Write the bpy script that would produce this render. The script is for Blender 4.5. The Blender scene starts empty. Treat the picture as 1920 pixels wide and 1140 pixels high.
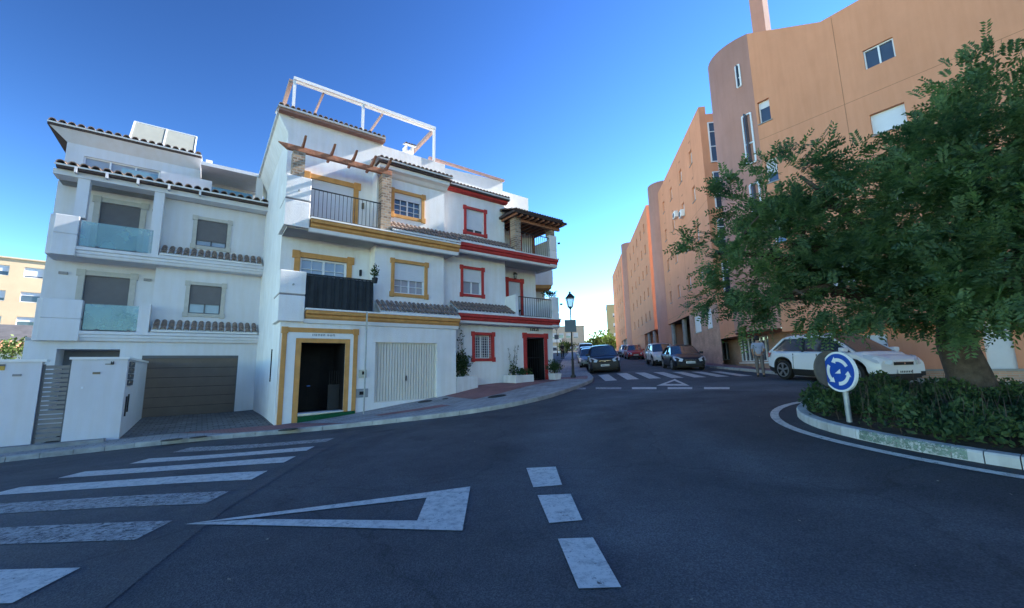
import bpy, bmesh, math, random
import numpy as np
from mathutils import Vector, Matrix, Euler
random.seed(7)
rad=math.radians
S=bpy.context.scene
COL=S.collection
# ------------------------------------------------------------------ camera
F_PX=773.0; PITCH=rad(8.71); ROLL=rad(1.2); EYE=1.5
fw=Vector((0,math.cos(PITCH),math.sin(PITCH))); up0=Vector((0,-math.sin(PITCH),math.cos(PITCH))); ri0=Vector((1,0,0))
ri=ri0*math.cos(ROLL)-up0*math.sin(ROLL); up=up0*math.cos(ROLL)+ri0*math.sin(ROLL)
cd=bpy.data.cameras.new('camera'); cam=bpy.data.objects.new('camera',cd); COL.objects.link(cam)
cam.matrix_world=Matrix(((ri.x,up.x,-fw.x,0),(ri.y,up.y,-fw.y,0),(ri.z,up.z,-fw.z,EYE),(0,0,0,1)))
cd.sensor_width=36; cd.lens=36*F_PX/1920; cd.clip_end=3000; cd.clip_start=.05
S.camera=cam
EYEV=Vector((0,0,EYE))
def ray(x,y): return fw+ri*((x-960)/F_PX)+up*((570-y)/F_PX)
def onplane(x,y,o,n):
    d=ray(x,y); o=Vector(o); return EYEV+d*(((o-EYEV).dot(n))/d.dot(n))
def atY(x,y,Y):
    d=ray(x,y); return EYEV+d*(Y/d.y)
# ------------------------------------------------------------------ terrain height
G0=(-5.29,15.99)
TH=rad(36.8); U=Vector((math.cos(TH),math.sin(TH),0)); W=Vector((-math.sin(TH),math.cos(TH),0))
def gp(s,d): return (G0[0]+U.x*s+W.x*d, G0[1]+U.y*s+W.y*d)
CP=[(0,0,0),(0,3,0),(.6,6,.03),(-3.3,3.2,0),(-3.9,8.2,-.05),(-7,10,-.3),(-12.1,9.7,-.5),(-11,4,-.35),
(-8.2,11.3,-.33),(-5.1,12.3,-.22),(-3.1,12.2,-.05),(-1.5,11.7,.1),(.65,12.5,.36),(1.8,13.9,.5),(3.87,19.3,.78),
(2,9,.2),(5,6.2,.28),(9.7,15,.8),(10.7,12.5,.65),(4.8,13.8,.65),(8,18,.85),(5,22,1.02),(10.3,24,1.12),(10.8,31,1.4),(13.5,45,2.1),(5,45,2.1),
(15,60,2.85),(22,100,4.8),(12,100,4.8),(30,140,6.5),(8,2,.0),(12,6,.3),(16,12,.6),(17,8,.4),(22,2,.1),(-20,5,-.7),(-30,20,-.8),(-8,-8,-.2),(10,-8,-.1),(0,-10,-.1),
(40,40,2),(40,100,4.8),(-10,60,2.6),(-20,100,3.5),(-40,60,.6),(-60,10,-1.5),(60,0,0)]
for s,d,z in [(-3.3,0,-.25),(-.7,0,-.05),(1.3,0,.2),(3.4,0,.38),(4.8,.6,.72),(7,.6,.78),(10,.6,.83)]: CP.append((*gp(s,d),z-.13))
for s,d,z in [(-3.6,7,-.25),(-7.3,7,-.25),(-7.6,.3,-.38),(-12,.3,-.52),(-3.6,3,-.2)]: CP.append((*gp(s,d),z-.13))
CP=np.array(CP,float)
def _k(r2): return np.where(r2>0,.5*r2*np.log(np.maximum(r2,1e-12)),0)
_n=len(CP); P_=CP[:,:2]; _A=np.zeros((_n+3,_n+3)); _A[:_n,:_n]=_k(((P_[:,None]-P_[None])**2).sum(-1))+1.5*np.eye(_n)
_A[:_n,_n]=1; _A[:_n,_n+1:]=P_; _A[_n,:_n]=1; _A[_n+1:,:_n]=P_.T
_b=np.zeros(_n+3); _b[:_n]=CP[:,2]; w_=np.linalg.solve(_A,_b)
def Hs(x,y):
    x=np.asarray(x,float); y=np.asarray(y,float)
    r2=(x[...,None]-P_[:,0])**2+(y[...,None]-P_[:,1])**2
    return (_k(r2)*w_[:-3]).sum(-1)+w_[-3]+w_[-2]*x+w_[-1]*y
def Hraw(x,y): return float(Hs(x,y))
def H(x,y):
    r=math.hypot(x,y)
    h=Hraw(x,y)
    if r>150: h=Hraw(x*150/r,y*150/r)
    return h
def gnd(x,y,off=0):
    d=ray(x,y); a=.5
    for i in range(4000):
        p=EYEV+d*a
        if p.z<=H(p.x,p.y)+off: break
        a+=.04 if a<30 else .15
    return p
# ------------------------------------------------------------------ materials
MATS={}
def nodes(m):
    m.use_nodes=True; nt=m.node_tree; return nt, nt.nodes, nt.links, nt.nodes['Principled BSDF']
def mat(name,col,rough=.8,var=.12,scale=3.,bump=0.,bscale=60.,metal=0.,col2=None,streak=0.,spec=.3,coat=0.,detail=6.):
    if name in MATS: return MATS[name]
    m=bpy.data.materials.new(name); MATS[name]=m
    nt,N,L,B=nodes(m)
    B.inputs['Roughness'].default_value=rough; B.inputs['Metallic'].default_value=metal
    B.inputs['Specular IOR Level'].default_value=spec
    if coat: B.inputs['Coat Weight'].default_value=coat; B.inputs['Coat Roughness'].default_value=.04
    tc=N.new('ShaderNodeTexCoord')
    if var>0 or col2:
        no=N.new('ShaderNodeTexNoise'); no.inputs['Scale'].default_value=scale; no.inputs['Detail'].default_value=detail; no.inputs['Roughness'].default_value=.65
        L.new(tc.outputs['Object'],no.inputs['Vector'])
        rp=N.new('ShaderNodeValToRGB'); rp.color_ramp.elements[0].position=.32; rp.color_ramp.elements[1].position=.68
        c=col; c2=col2 or tuple(v*(1-var*2) for v in col)
        hi=col if col2 else tuple(min(1,v*(1+var*.6)) for v in col)
        rp.color_ramp.elements[0].color=(*c2,1); rp.color_ramp.elements[1].color=(*hi,1)
        L.new(no.outputs['Fac'],rp.inputs['Fac']); out=rp.outputs['Color']
        if streak>0:
            mp=N.new('ShaderNodeMapping'); mp.inputs['Scale'].default_value=(3.5,3.5,.35); L.new(tc.outputs['Object'],mp.inputs['Vector'])
            n2=N.new('ShaderNodeTexNoise'); n2.inputs['Scale'].default_value=1.4; n2.inputs['Detail'].default_value=8; L.new(mp.outputs['Vector'],n2.inputs['Vector'])
            r2=N.new('ShaderNodeValToRGB'); r2.color_ramp.elements[0].position=.35; r2.color_ramp.elements[1].position=.6
            k=1-streak; r2.color_ramp.elements[0].color=(k,k*.98,k*.95,1); r2.color_ramp.elements[1].color=(1,1,1,1)
            L.new(n2.outputs['Fac'],r2.inputs['Fac'])
            mx=N.new('ShaderNodeMix'); mx.data_type='RGBA'; mx.blend_type='MULTIPLY'; mx.inputs['Factor'].default_value=1
            L.new(out,mx.inputs['A']); L.new(r2.outputs['Color'],mx.inputs['B']); out=mx.outputs['Result']
        L.new(out,B.inputs['Base Color'])
    else: B.inputs['Base Color'].default_value=(*col,1)
    if bump>0:
        nb=N.new('ShaderNodeTexNoise'); nb.inputs['Scale'].default_value=bscale; nb.inputs['Detail'].default_value=5
        L.new(tc.outputs['Object'],nb.inputs['Vector'])
        bp=N.new('ShaderNodeBump'); bp.inputs['Strength'].default_value=bump; bp.inputs['Distance'].default_value=.02
        L.new(nb.outputs['Fac'],bp.inputs['Height']); L.new(bp.outputs['Normal'],B.inputs['Normal'])
    return m
white=mat('white_stucco',(.82,.82,.82),.9,.05,.9,.3,26,streak=.05)
whiteL=mat('smooth_white_render',(.66,.665,.70),.85,.035,.8,.1,30,streak=.035)
whiteT=mat('white_trim',(.80,.80,.79),.7,.03,4,.06,40)
cream=mat('beige_stone_trim',(.50,.48,.44),.85,.06,5,.15,40)
ochre=mat('ochre_paint',(.64,.33,.11),.8,.08,4,.15,40,streak=.1)
redp=mat('red_paint',(.52,.055,.05),.7,.10,4,.12,40,streak=.1)
tileM=mat('weathered_clay_tile',(.36,.26,.21),.9,.25,9,.3,50,col2=(.10,.085,.08))
tileR=mat('terracotta_tile',(.50,.25,.14),.9,.25,9,.3,50,col2=(.24,.13,.09))
board=mat('dark_eave_board',(.085,.06,.055),.8,.2,8)
woodM=mat('reddish_brown_wood',(.40,.18,.105),.65,.2,7,.15,40)
orange=mat('salmon_render',(.69,.31,.18),.9,.05,.35,.2,30,streak=.05)
orangeShade=mat('shaded_salmon_render',(.52,.265,.20),.9,.06,.5,.2,30,streak=.05)  # shade of the round towers put into a darker, pinker salmon
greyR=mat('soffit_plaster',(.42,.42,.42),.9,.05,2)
shutG=mat('grey_roller_shutter',(.15,.145,.155),.6,.05,3)
shutW=mat('white_roller_shutter',(.66,.68,.72),.5,.03,3)
frameD=mat('dark_aluminium',(.10,.105,.12),.45,.05,3,metal=.3)
frameW=mat('white_aluminium',(.75,.77,.80),.4,.02,3)
garB=mat('brown_garage_panel',(.15,.115,.095),.55,.06,2)
garW=mat('cream_garage_panel',(.70,.67,.60),.5,.03,2,streak=.03)
iron=mat('black_iron',(.02,.021,.024),.5,.1,5)
fenceB=mat('black_screen_fabric',(.018,.026,.034),.55,.3,3)
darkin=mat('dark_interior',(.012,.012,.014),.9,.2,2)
doorM=mat('dark_door_wood',(.012,.010,.010),.6,.2,3,spec=.15)
greenC=mat('green_artificial_turf',(.01,.10,.04),.95,.2,30,.4,90)
conc=mat('concrete',(.33,.33,.32),.9,.12,2,.2,40,streak=.08)
kerbM=mat('kerb_concrete',(.42,.41,.39),.9,.2,2.5,.3,30)
bark=mat('bark',(.10,.075,.058),.95,.25,6,.8,22)
soil=mat('soil',(.09,.065,.045),1,.3,5,.6,25)
solar=mat('solar_panel',(.24,.255,.235),.6,.04,2)
tyreM=mat('tyre_rubber',(.018,.018,.02),.85,.1,10)
rimM=mat('alloy_rim',(.42,.43,.45),.35,.05,5,metal=.8)
chrome=mat('chrome',(.6,.6,.62),.2,0,metal=1)
blackP=mat('black_plastic',(.022,.022,.024),.6,.1,8)
lampG=mat('headlamp_glass',(.55,.58,.62),.12,0,spec=.6)
tailM=mat('red_lamp',(.35,.02,.02),.2,0,spec=.6)
plateM=mat('plate_white',(.75,.76,.75),.4,.02,5)
inkM=mat('plate_ink',(.03,.03,.04),.5,0)
blueS=mat('sign_blue',(.012,.07,.36),.4,.05,4)
whiteS=mat('sign_white',(.72,.74,.74),.4,.03,4)
galv=mat('galvanised_steel',(.36,.38,.38),.5,.1,6,metal=.4)
signB=mat('sign_back',(.13,.115,.10),.6,.1,6,metal=.2)
beige=mat('beige_render',(.62,.47,.31),.9,.06,.4,.1,20)
planterM=mat('white_planter_paint',(.70,.70,.72),.85,.05,3,.1,40,streak=.12)
skinM=mat('skin',(.42,.25,.18),.6,.05,8); hairM=mat('dark_hair',(.015,.012,.01),.6,.1,20)
shirtM=mat('pale_shirt',(.36,.38,.45),.85,.08,8); trouM=mat('grey_trousers',(.17,.15,.14),.9,.08,8); shoeM=mat('dark_shoe',(.03,.03,.03),.7,0)
brass=mat('brass_plate',(.30,.24,.14),.4,.1,8,metal=.5)
potM=mat('black_pot',(.02,.025,.03),.6,.1,6)
def glassmat(name,col,rough=.05,spec=.6,alpha=1.,metal=0.):
    m=bpy.data.materials.new(name); MATS[name]=m; nt,N,L,B=nodes(m)
    tc=N.new('ShaderNodeTexCoord'); no=N.new('ShaderNodeTexNoise'); no.inputs['Scale'].default_value=1.7; L.new(tc.outputs['Object'],no.inputs['Vector'])
    rp=N.new('ShaderNodeValToRGB'); rp.color_ramp.elements[0].color=(*[c*.75 for c in col],1); rp.color_ramp.elements[1].color=(*[min(1,c*1.25) for c in col],1); L.new(no.outputs['Fac'],rp.inputs['Fac']); L.new(rp.outputs['Color'],B.inputs['Base Color'])
    B.inputs['Roughness'].default_value=rough; B.inputs['Specular IOR Level'].default_value=spec; B.inputs['Alpha'].default_value=alpha; B.inputs['Metallic'].default_value=metal
    return m
winG=glassmat('window_glass',(.06,.08,.11),.04,.9)
winL=glassmat('curtained_glass',(.30,.34,.40),.08,.8)
carG=glassmat('car_glass',(.03,.045,.06),.03,1.)
carG.node_tree.nodes['Principled BSDF'].inputs['IOR'].default_value=1.6
balG=glassmat('green_balcony_glass',(.30,.50,.52),.04,.7,.45)
terG=glassmat('blue_terrace_glass',(.18,.33,.42),.05,.7,.75)
lantG=glassmat('lantern_glass',(.65,.68,.7),.25,.4,.55)
def paint(name,col,metal=.0):
    return mat(name,col,.36,.02,2,metal=metal,spec=.3,coat=.22)
def asphalt(name,c1,c2,sp,bump=.9,ring=False):
    m=bpy.data.materials.new(name); MATS[name]=m; nt,N,L,B=nodes(m)
    tc=N.new('ShaderNodeTexCoord')
    def noise(sc,det=6,rough=.6,vec=None,dist=0):
        n=N.new('ShaderNodeTexNoise'); n.inputs['Scale'].default_value=sc; n.inputs['Detail'].default_value=det; n.inputs['Roughness'].default_value=rough; n.inputs['Distortion'].default_value=dist
        L.new(vec or tc.outputs['Object'],n.inputs['Vector']); return n
    a=noise(.22,4,.55,dist=1.2); r=N.new('ShaderNodeValToRGB'); r.color_ramp.elements[0].position=.38; r.color_ramp.elements[1].position=.66
    r.color_ramp.elements[0].color=(*c1,1); r.color_ramp.elements[1].color=(*c2,1); L.new(a.outputs['Fac'],r.inputs['Fac'])
    b=noise(2.2,8,.7); rb=N.new('ShaderNodeValToRGB'); rb.color_ramp.elements[0].position=.3; rb.color_ramp.elements[1].position=.7; rb.color_ramp.elements[0].color=(.78,.78,.8,1); rb.color_ramp.elements[1].color=(1.12,1.12,1.1,1); L.new(b.outputs['Fac'],rb.inputs['Fac'])
    mx=N.new('ShaderNodeMix'); mx.data_type='RGBA'; mx.blend_type='MULTIPLY'; mx.inputs['Factor'].default_value=1; L.new(r.outputs['Color'],mx.inputs['A']); L.new(rb.outputs['Color'],mx.inputs['B'])
    v=N.new('ShaderNodeTexVoronoi'); v.inputs['Scale'].default_value=95; L.new(tc.outputs['Object'],v.inputs['Vector'])
    rv=N.new('ShaderNodeValToRGB'); rv.color_ramp.elements[0].position=.0; rv.color_ramp.elements[1].position=.8; rv.color_ramp.elements[0].color=(sp,sp,sp,1); rv.color_ramp.elements[1].color=(.72,.72,.74,1)
    vc=N.new('ShaderNodeSeparateColor'); L.new(v.outputs['Color'],vc.inputs['Color']); L.new(vc.outputs['Red'],rv.inputs['Fac'])
    m2=N.new('ShaderNodeMix'); m2.data_type='RGBA'; m2.blend_type='MULTIPLY'; m2.inputs['Factor'].default_value=.8; L.new(mx.outputs['Result'],m2.inputs['A']); L.new(rv.outputs['Color'],m2.inputs['B'])
    out=m2.outputs['Result']
    def mul(a,fac_out,p0,p1,c0,c1_):
        r_=N.new('ShaderNodeValToRGB'); r_.color_ramp.elements[0].position=p0; r_.color_ramp.elements[1].position=p1; r_.color_ramp.elements[0].color=(c0,c0,c0,1); r_.color_ramp.elements[1].color=(c1_,c1_,c1_,1); L.new(fac_out,r_.inputs['Fac'])
        q=N.new('ShaderNodeMix'); q.data_type='RGBA'; q.blend_type='MULTIPLY'; q.inputs['Factor'].default_value=1; L.new(a,q.inputs['A']); L.new(r_.outputs['Color'],q.inputs['B']); return q.outputs['Result'],r_
    # fine cracks: thin cell borders of a distorted voronoi, only where a broad mask allows
    nd=noise(1.1,3,.6); vd=N.new('ShaderNodeVectorMath'); vd.operation='MULTIPLY_ADD'; vd.inputs[1].default_value=(.9,.9,.9); L.new(nd.outputs['Color'],vd.inputs[0]); L.new(tc.outputs['Object'],vd.inputs[2])
    vk=N.new('ShaderNodeTexVoronoi'); vk.feature='DISTANCE_TO_EDGE'; vk.inputs['Scale'].default_value=.27; L.new(vd.outputs[0],vk.inputs['Vector'])
    out,_r=mul(out,vk.outputs['Distance'],.0,.008,.74,1.)
    # oil and damp blotches
    nb_=noise(.75,5,.5,dist=.6); out,_r=mul(out,nb_.outputs['Fac'],.30,.42,.72,1.)
    if ring:
        ds=N.new('ShaderNodeVectorMath'); ds.operation='DISTANCE'; ds.inputs[1].default_value=(8.55,6.9,.2); L.new(tc.outputs['Object'],ds.inputs[0])
        n3=noise(.5,3,.5); ma=N.new('ShaderNodeMath'); ma.operation='MULTIPLY_ADD'; ma.inputs[1].default_value=.10; L.new(n3.outputs['Fac'],ma.inputs[0])
        dv_=N.new('ShaderNodeMath'); dv_.operation='MULTIPLY_ADD'; dv_.inputs[1].default_value=1/20; dv_.inputs[2].default_value=-.05; L.new(ds.outputs['Value'],dv_.inputs[0]); L.new(dv_.outputs[0],ma.inputs[2])
        out,rr_=mul(out,ma.outputs[0],.16,.78,.80,1.05)
        for ps,v_ in ((.24,.92),(.285,1.40),(.33,1.0),(.39,1.5),(.45,1.0),(.6,1.25)):
            e_=rr_.color_ramp.elements.new(ps); e_.color=(v_,v_,v_,1)
    L.new(out,B.inputs['Base Color']); B.inputs['Roughness'].default_value=.82; B.inputs['Specular IOR Level'].default_value=.35
    bp=N.new('ShaderNodeBump'); bp.inputs['Strength'].default_value=bump; bp.inputs['Distance'].default_value=.006; L.new(v.outputs['Distance'],bp.inputs['Height']); L.new(bp.outputs['Normal'],B.inputs['Normal'])
    return m
roadM=asphalt('new_asphalt',(.052,.054,.057),(.086,.087,.089),1.7,ring=True)
roadO=asphalt('old_asphalt',(.082,.083,.085),(.115,.114,.113),1.5)
def wornpaint(name,c,thr=.42):
    m=bpy.data.materials.new(name); nt,N,L,B=nodes(m); tc=N.new('ShaderNodeTexCoord')
    n=N.new('ShaderNodeTexNoise'); n.inputs['Scale'].default_value=9; n.inputs['Detail'].default_value=10; n.inputs['Roughness'].default_value=.8; L.new(tc.outputs['Object'],n.inputs['Vector'])
    r=N.new('ShaderNodeValToRGB'); r.color_ramp.elements[0].position=thr-.16; r.color_ramp.elements[1].position=thr+.06
    r.color_ramp.elements[0].color=(*[v*.42 for v in c],1); r.color_ramp.elements[1].color=(*c,1); L.new(n.outputs['Fac'],r.inputs['Fac'])
    L.new(r.outputs['Color'],B.inputs['Base Color']); B.inputs['Roughness'].default_value=.75
    n4=N.new('ShaderNodeTexNoise'); n4.inputs['Scale'].default_value=16; n4.inputs['Detail'].default_value=12; n4.inputs['Roughness'].default_value=.85; L.new(tc.outputs['Object'],n4.inputs['Vector'])
    r4=N.new('ShaderNodeValToRGB'); r4.color_ramp.elements[0].position=thr-.08; r4.color_ramp.elements[1].position=thr-.04; L.new(n4.outputs['Fac'],r4.inputs['Fac']); L.new(r4.outputs['Color'],B.inputs['Alpha'])
    bp=N.new('ShaderNodeBump'); bp.inputs['Strength'].default_value=.3; L.new(n.outputs['Fac'],bp.inputs['Height']); L.new(bp.outputs['Normal'],B.inputs['Normal']); return m
markM=wornpaint('worn_white_marking',(.70,.65,.56),.47)
markF=wornpaint('faded_white_marking',(.50,.47,.42),.52)
def brickmat(name,c1,c2,mort,scale=1.,bw=.25,bh=.07,vec='Object',rot=None,bump=.3,ms=.012):
    m=bpy.data.materials.new(name); nt,N,L,B=nodes(m); tc=N.new('ShaderNodeTexCoord')
    mp=N.new('ShaderNodeMapping'); L.new(tc.outputs[vec],mp.inputs['Vector'])
    if rot: mp.inputs['Rotation'].default_value=rot
    b=N.new('ShaderNodeTexBrick'); b.inputs['Scale'].default_value=scale; b.inputs['Brick Width'].default_value=bw; b.inputs['Row Height'].default_value=bh; b.inputs['Mortar Size'].default_value=ms
    b.inputs['Color1'].default_value=(*c1,1); b.inputs['Color2'].default_value=(*c2,1); b.inputs['Mortar'].default_value=(*mort,1); L.new(mp.outputs['Vector'],b.inputs['Vector'])
    n=N.new('ShaderNodeTexNoise'); n.inputs['Scale'].default_value=1.3; n.inputs['Detail'].default_value=8; L.new(tc.outputs['Object'],n.inputs['Vector'])
    r=N.new('ShaderNodeValToRGB'); r.color_ramp.elements[0].position=.3; r.color_ramp.elements[1].position=.7; r.color_ramp.elements[0].color=(.72,.72,.72,1); r.color_ramp.elements[1].color=(1.1,1.1,1.1,1); L.new(n.outputs['Fac'],r.inputs['Fac'])
    mx=N.new('ShaderNodeMix'); mx.data_type='RGBA'; mx.blend_type='MULTIPLY'; mx.inputs['Factor'].default_value=1; L.new(b.outputs['Color'],mx.inputs['A']); L.new(r.outputs['Color'],mx.inputs['B'])
    L.new(mx.outputs['Result'],B.inputs['Base Color']); B.inputs['Roughness'].default_value=.9
    bp=N.new('ShaderNodeBump'); bp.inputs['Strength'].default_value=bump; bp.inputs['Distance'].default_value=.01; L.new(b.outputs['Fac'],bp.inputs['Height']); bp.invert=True; L.new(bp.outputs['Normal'],B.inputs['Normal']); return m
brickW=brickmat('brick_wall',(.58,.32,.215),(.47,.25,.17),(.46,.36,.29),rot=(rad(90),0,0))
stoneM=brickmat('rough_stone_pier',(.50,.35,.23),(.20,.13,.09),(.40,.35,.29),bw=.2,bh=.11,rot=(rad(90),0,0),bump=.9,ms=.02)
pavG=brickmat('grey_pavers',(.43,.42,.40),(.35,.345,.33),(.2,.2,.2),bw=.4,bh=.2,rot=(0,0,-TH),ms=.012)
pavR=brickmat('red_pavers',(.42,.19,.17),(.35,.16,.145),(.2,.12,.11),bw=.2,bh=.1,rot=(0,0,-TH),ms=.01)
pavD=brickmat('driveway_pavers',(.19,.19,.195),(.12,.12,.125),(.07,.07,.07),bw=.3,bh=.3,rot=(0,0,-TH),ms=.02)
def leafmat(name,dark,light,trans=.35,sc=.9):
    m=bpy.data.materials.new(name); m.use_nodes=True; nt=m.node_tree; N=nt.nodes; L=nt.links; N.clear()
    o=N.new('ShaderNodeOutputMaterial'); tc=N.new('ShaderNodeTexCoord')
    n=N.new('ShaderNodeTexNoise'); n.inputs['Scale'].default_value=sc; n.inputs['Detail'].default_value=3; L.new(tc.outputs['Object'],n.inputs['Vector'])
    n2=N.new('ShaderNodeTexNoise'); n2.inputs['Scale'].default_value=14; L.new(tc.outputs['Object'],n2.inputs['Vector'])
    ad=N.new('ShaderNodeMath'); ad.operation='MULTIPLY_ADD'; ad.inputs[1].default_value=.6; L.new(n.outputs['Fac'],ad.inputs[0])
    m3=N.new('ShaderNodeMath'); m3.operation='MULTIPLY'; m3.inputs[1].default_value=.4; L.new(n2.outputs['Fac'],m3.inputs[0]); L.new(m3.outputs[0],ad.inputs[2])
    r=N.new('ShaderNodeValToRGB'); r.color_ramp.elements[0].position=.38; r.color_ramp.elements[1].position=.62; r.color_ramp.elements[0].color=(*dark,1); r.color_ramp.elements[1].color=(*light,1); L.new(ad.outputs[0],r.inputs['Fac'])
    b=N.new('ShaderNodeBsdfPrincipled'); b.inputs['Roughness'].default_value=.55; b.inputs['Specular IOR Level'].default_value=.25; t=N.new('ShaderNodeBsdfTranslucent')
    L.new(r.outputs['Color'],b.inputs['Base Color'])
    br=N.new('ShaderNodeMix'); br.data_type='RGBA'; br.blend_type='MULTIPLY'; br.inputs['Factor'].default_value=1; br.inputs['B'].default_value=(1.5,1.8,.7,1); L.new(r.outputs['Color'],br.inputs['A']); L.new(br.outputs['Result'],t.inputs['Color'])
    mx=N.new('ShaderNodeMixShader'); mx.inputs[0].default_value=trans; L.new(b.outputs[0],mx.inputs[1]); L.new(t.outputs[0],mx.inputs[2]); L.new(mx.outputs[0],o.inputs[0]); return m
leafA=leafmat('tree_leaf',(.040,.080,.048),(.135,.215,.095),.42)
leafB=leafmat('shrub_leaf',(.020,.045,.022),(.060,.105,.035),.25,1.6)
leafC=leafmat('far_leaf',(.05,.08,.025),(.12,.17,.05),.2,.5)
# ------------------------------------------------------------------ mesh helpers
def tag(o,label=None,cat=None,group=None,kind=None):
    if label: o['label']=label
    if cat: o['category']=cat
    if group: o['group']=group
    if kind: o['kind']=kind
    return o
def empty(name,loc=(0,0,0),rz=0,label=None,cat=None,group=None,rot=None):
    o=bpy.data.objects.new(name,None); o.location=loc; o.rotation_euler=rot or (0,0,rz); o.empty_display_size=.3; COL.objects.link(o)
    return tag(o,label,cat,group)
class MB:
    def __init__(s): s.v=[]; s.f=[]; s.m=[]
    def add(s,vs,fs,mi=0):
        b=len(s.v); s.v+= [tuple(v) for v in vs]
        for f in fs: s.f.append([b+i for i in f]); s.m.append(mi)
        return s
    def quad(s,a,b,c,d,mi=0): return s.add([a,b,c,d],[(0,1,2,3)],mi)
    def poly(s,pts,mi=0): return s.add(pts,[tuple(range(len(pts)))],mi)
    def box(s,x0,x1,y0,y1,z0,z1,mi=0):
        vs=[(x,y,z) for z in (z0,z1) for y in (y0,y1) for x in (x0,x1)]
        return s.add(vs,[(0,2,3,1),(4,5,7,6),(0,1,5,4),(2,6,7,3),(0,4,6,2),(1,3,7,5)],mi)
    def bar(s,p,q,w,h=None,mi=0,upv=(0,0,1)):
        h=h or w; p=Vector(p); q=Vector(q); d=(q-p).normalized(); u=Vector(upv)
        if abs(d.dot(u))>.98: u=Vector((0,1,0))
        a=d.cross(u).normalized()*w/2; b=a.cross(d).normalized()*h/2
        vs=[p-a-b,p+a-b,p+a+b,p-a+b,q-a-b,q+a-b,q+a+b,q-a+b]
        return s.add(vs,[(0,3,2,1),(4,5,6,7),(0,1,5,4),(1,2,6,5),(2,3,7,6),(3,0,4,7)],mi)
    def tube(s,p,q,r0,r1=None,n=10,mi=0,cap=True):
        r1=r0 if r1 is None else r1; p=Vector(p); q=Vector(q); d=(q-p).normalized(); u=Vector((0,0,1))
        if abs(d.dot(u))>.95: u=Vector((1,0,0))
        a=d.cross(u).normalized(); b=d.cross(a).normalized(); vs=[]
        for c,r in ((p,r0),(q,r1)):
            for i in range(n):
                t=2*math.pi*i/n; vs.append(c+a*math.cos(t)*r+b*math.sin(t)*r)
        fs=[(i,(i+1)%n,n+(i+1)%n,n+i) for i in range(n)]
        if cap: fs+=[tuple(range(n))[::-1],tuple(range(n,2*n))]
        return s.add(vs,fs,mi)
    def path(s,pts,rs,n=8,mi=0):
        pts=[Vector(p) for p in pts]; base=len(s.v); a=None
        for i,p in enumerate(pts):
            d=(pts[min(i+1,len(pts)-1)]-pts[max(i-1,0)]).normalized()
            if a is None: a=d.orthogonal().normalized()
            a=(a-d*a.dot(d)).normalized(); b=d.cross(a)
            for k in range(n):
                t=2*math.pi*k/n; s.v.append(tuple(p+a*math.cos(t)*rs[i]+b*math.sin(t)*rs[i]))
        for i in range(len(pts)-1):
            for k in range(n):
                s.f.append([base+i*n+k,base+i*n+(k+1)%n,base+(i+1)*n+(k+1)%n,base+(i+1)*n+k]); s.m.append(mi)
        s.f.append([base+(len(pts)-1)*n+k for k in range(n)]); s.m.append(mi)
        return s
    def extr(s,poly,vec,mi=0):
        n=len(poly); vec=Vector(vec); a=[Vector(p) for p in poly]; b=[p+vec for p in a]
        return s.add(a+b,[tuple(range(n))[::-1],tuple(range(n,2*n))]+[(i,(i+1)%n,n+(i+1)%n,n+i) for i in range(n)],mi)
    def build(s,name,mats,parent=None,smooth=False,bevel=0.,fix=True):
        me=bpy.data.meshes.new(name); me.from_pydata(s.v,[],s.f)
        if not isinstance(mats,(list,tuple)): mats=[mats]
        for m in mats: me.materials.append(m)
        me.polygons.foreach_set('material_index',s.m)
        if smooth: me.polygons.foreach_set('use_smooth',[True]*len(s.f))
        me.update()
        if fix and len(s.f)<60000:
            bm=bmesh.new(); bm.from_mesh(me)
            if smooth: bmesh.ops.remove_doubles(bm,verts=bm.verts,dist=1e-4)
            bmesh.ops.recalc_face_normals(bm,faces=bm.faces); bm.to_mesh(me); bm.free()
        o=bpy.data.objects.new(name,me); COL.objects.link(o)
        if parent: o.parent=parent
        if bevel:
            b=o.modifiers.new('bevel','BEVEL'); b.width=bevel; b.segments=2; b.limit_method='ANGLE'
        return o
def copy_tree(o,parent=None):
    c=o.copy(); COL.objects.link(c); c.parent=parent
    for ch in list(o.children): copy_tree(ch,c)
    return c
# local frame of a facade: x along the wall, y into the building, z up
def wall(mb,s0,s1,z0,z1,d,ops=(),rev=.15,mi=0,back=False):
    xs=sorted({s0,s1}|{v for o in ops for v in o[:2]}); zs=sorted({z0,z1}|{v for o in ops for v in o[2:4]})
    xs=[v for v in xs if s0<=v<=s1]; zs=[v for v in zs if z0<=v<=z1]
    for i in range(len(xs)-1):
        for j in range(len(zs)-1):
            cx=(xs[i]+xs[i+1])/2; cz=(zs[j]+zs[j+1])/2
            if any(o[0]<cx<o[1] and o[2]<cz<o[3] for o in ops): continue
            mb.quad((xs[i],d,zs[j]),(xs[i+1],d,zs[j]),(xs[i+1],d,zs[j+1]),(xs[i],d,zs[j+1]),mi)
    for o in ops:
        a,b,c,e=o[:4]; r=o[4] if len(o)>4 else rev
        mb.quad((a,d,c),(a,d+r,c),(a,d+r,e),(a,d,e),mi); mb.quad((b,d,c),(b,d,e),(b,d+r,e),(b,d+r,c),mi)
        mb.quad((a,d,e),(b,d,e),(b,d+r,e),(a,d+r,e),mi); mb.quad((a,d,c),(b,d,c),(b,d+r,c),(a,d+r,c),mi)
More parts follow.
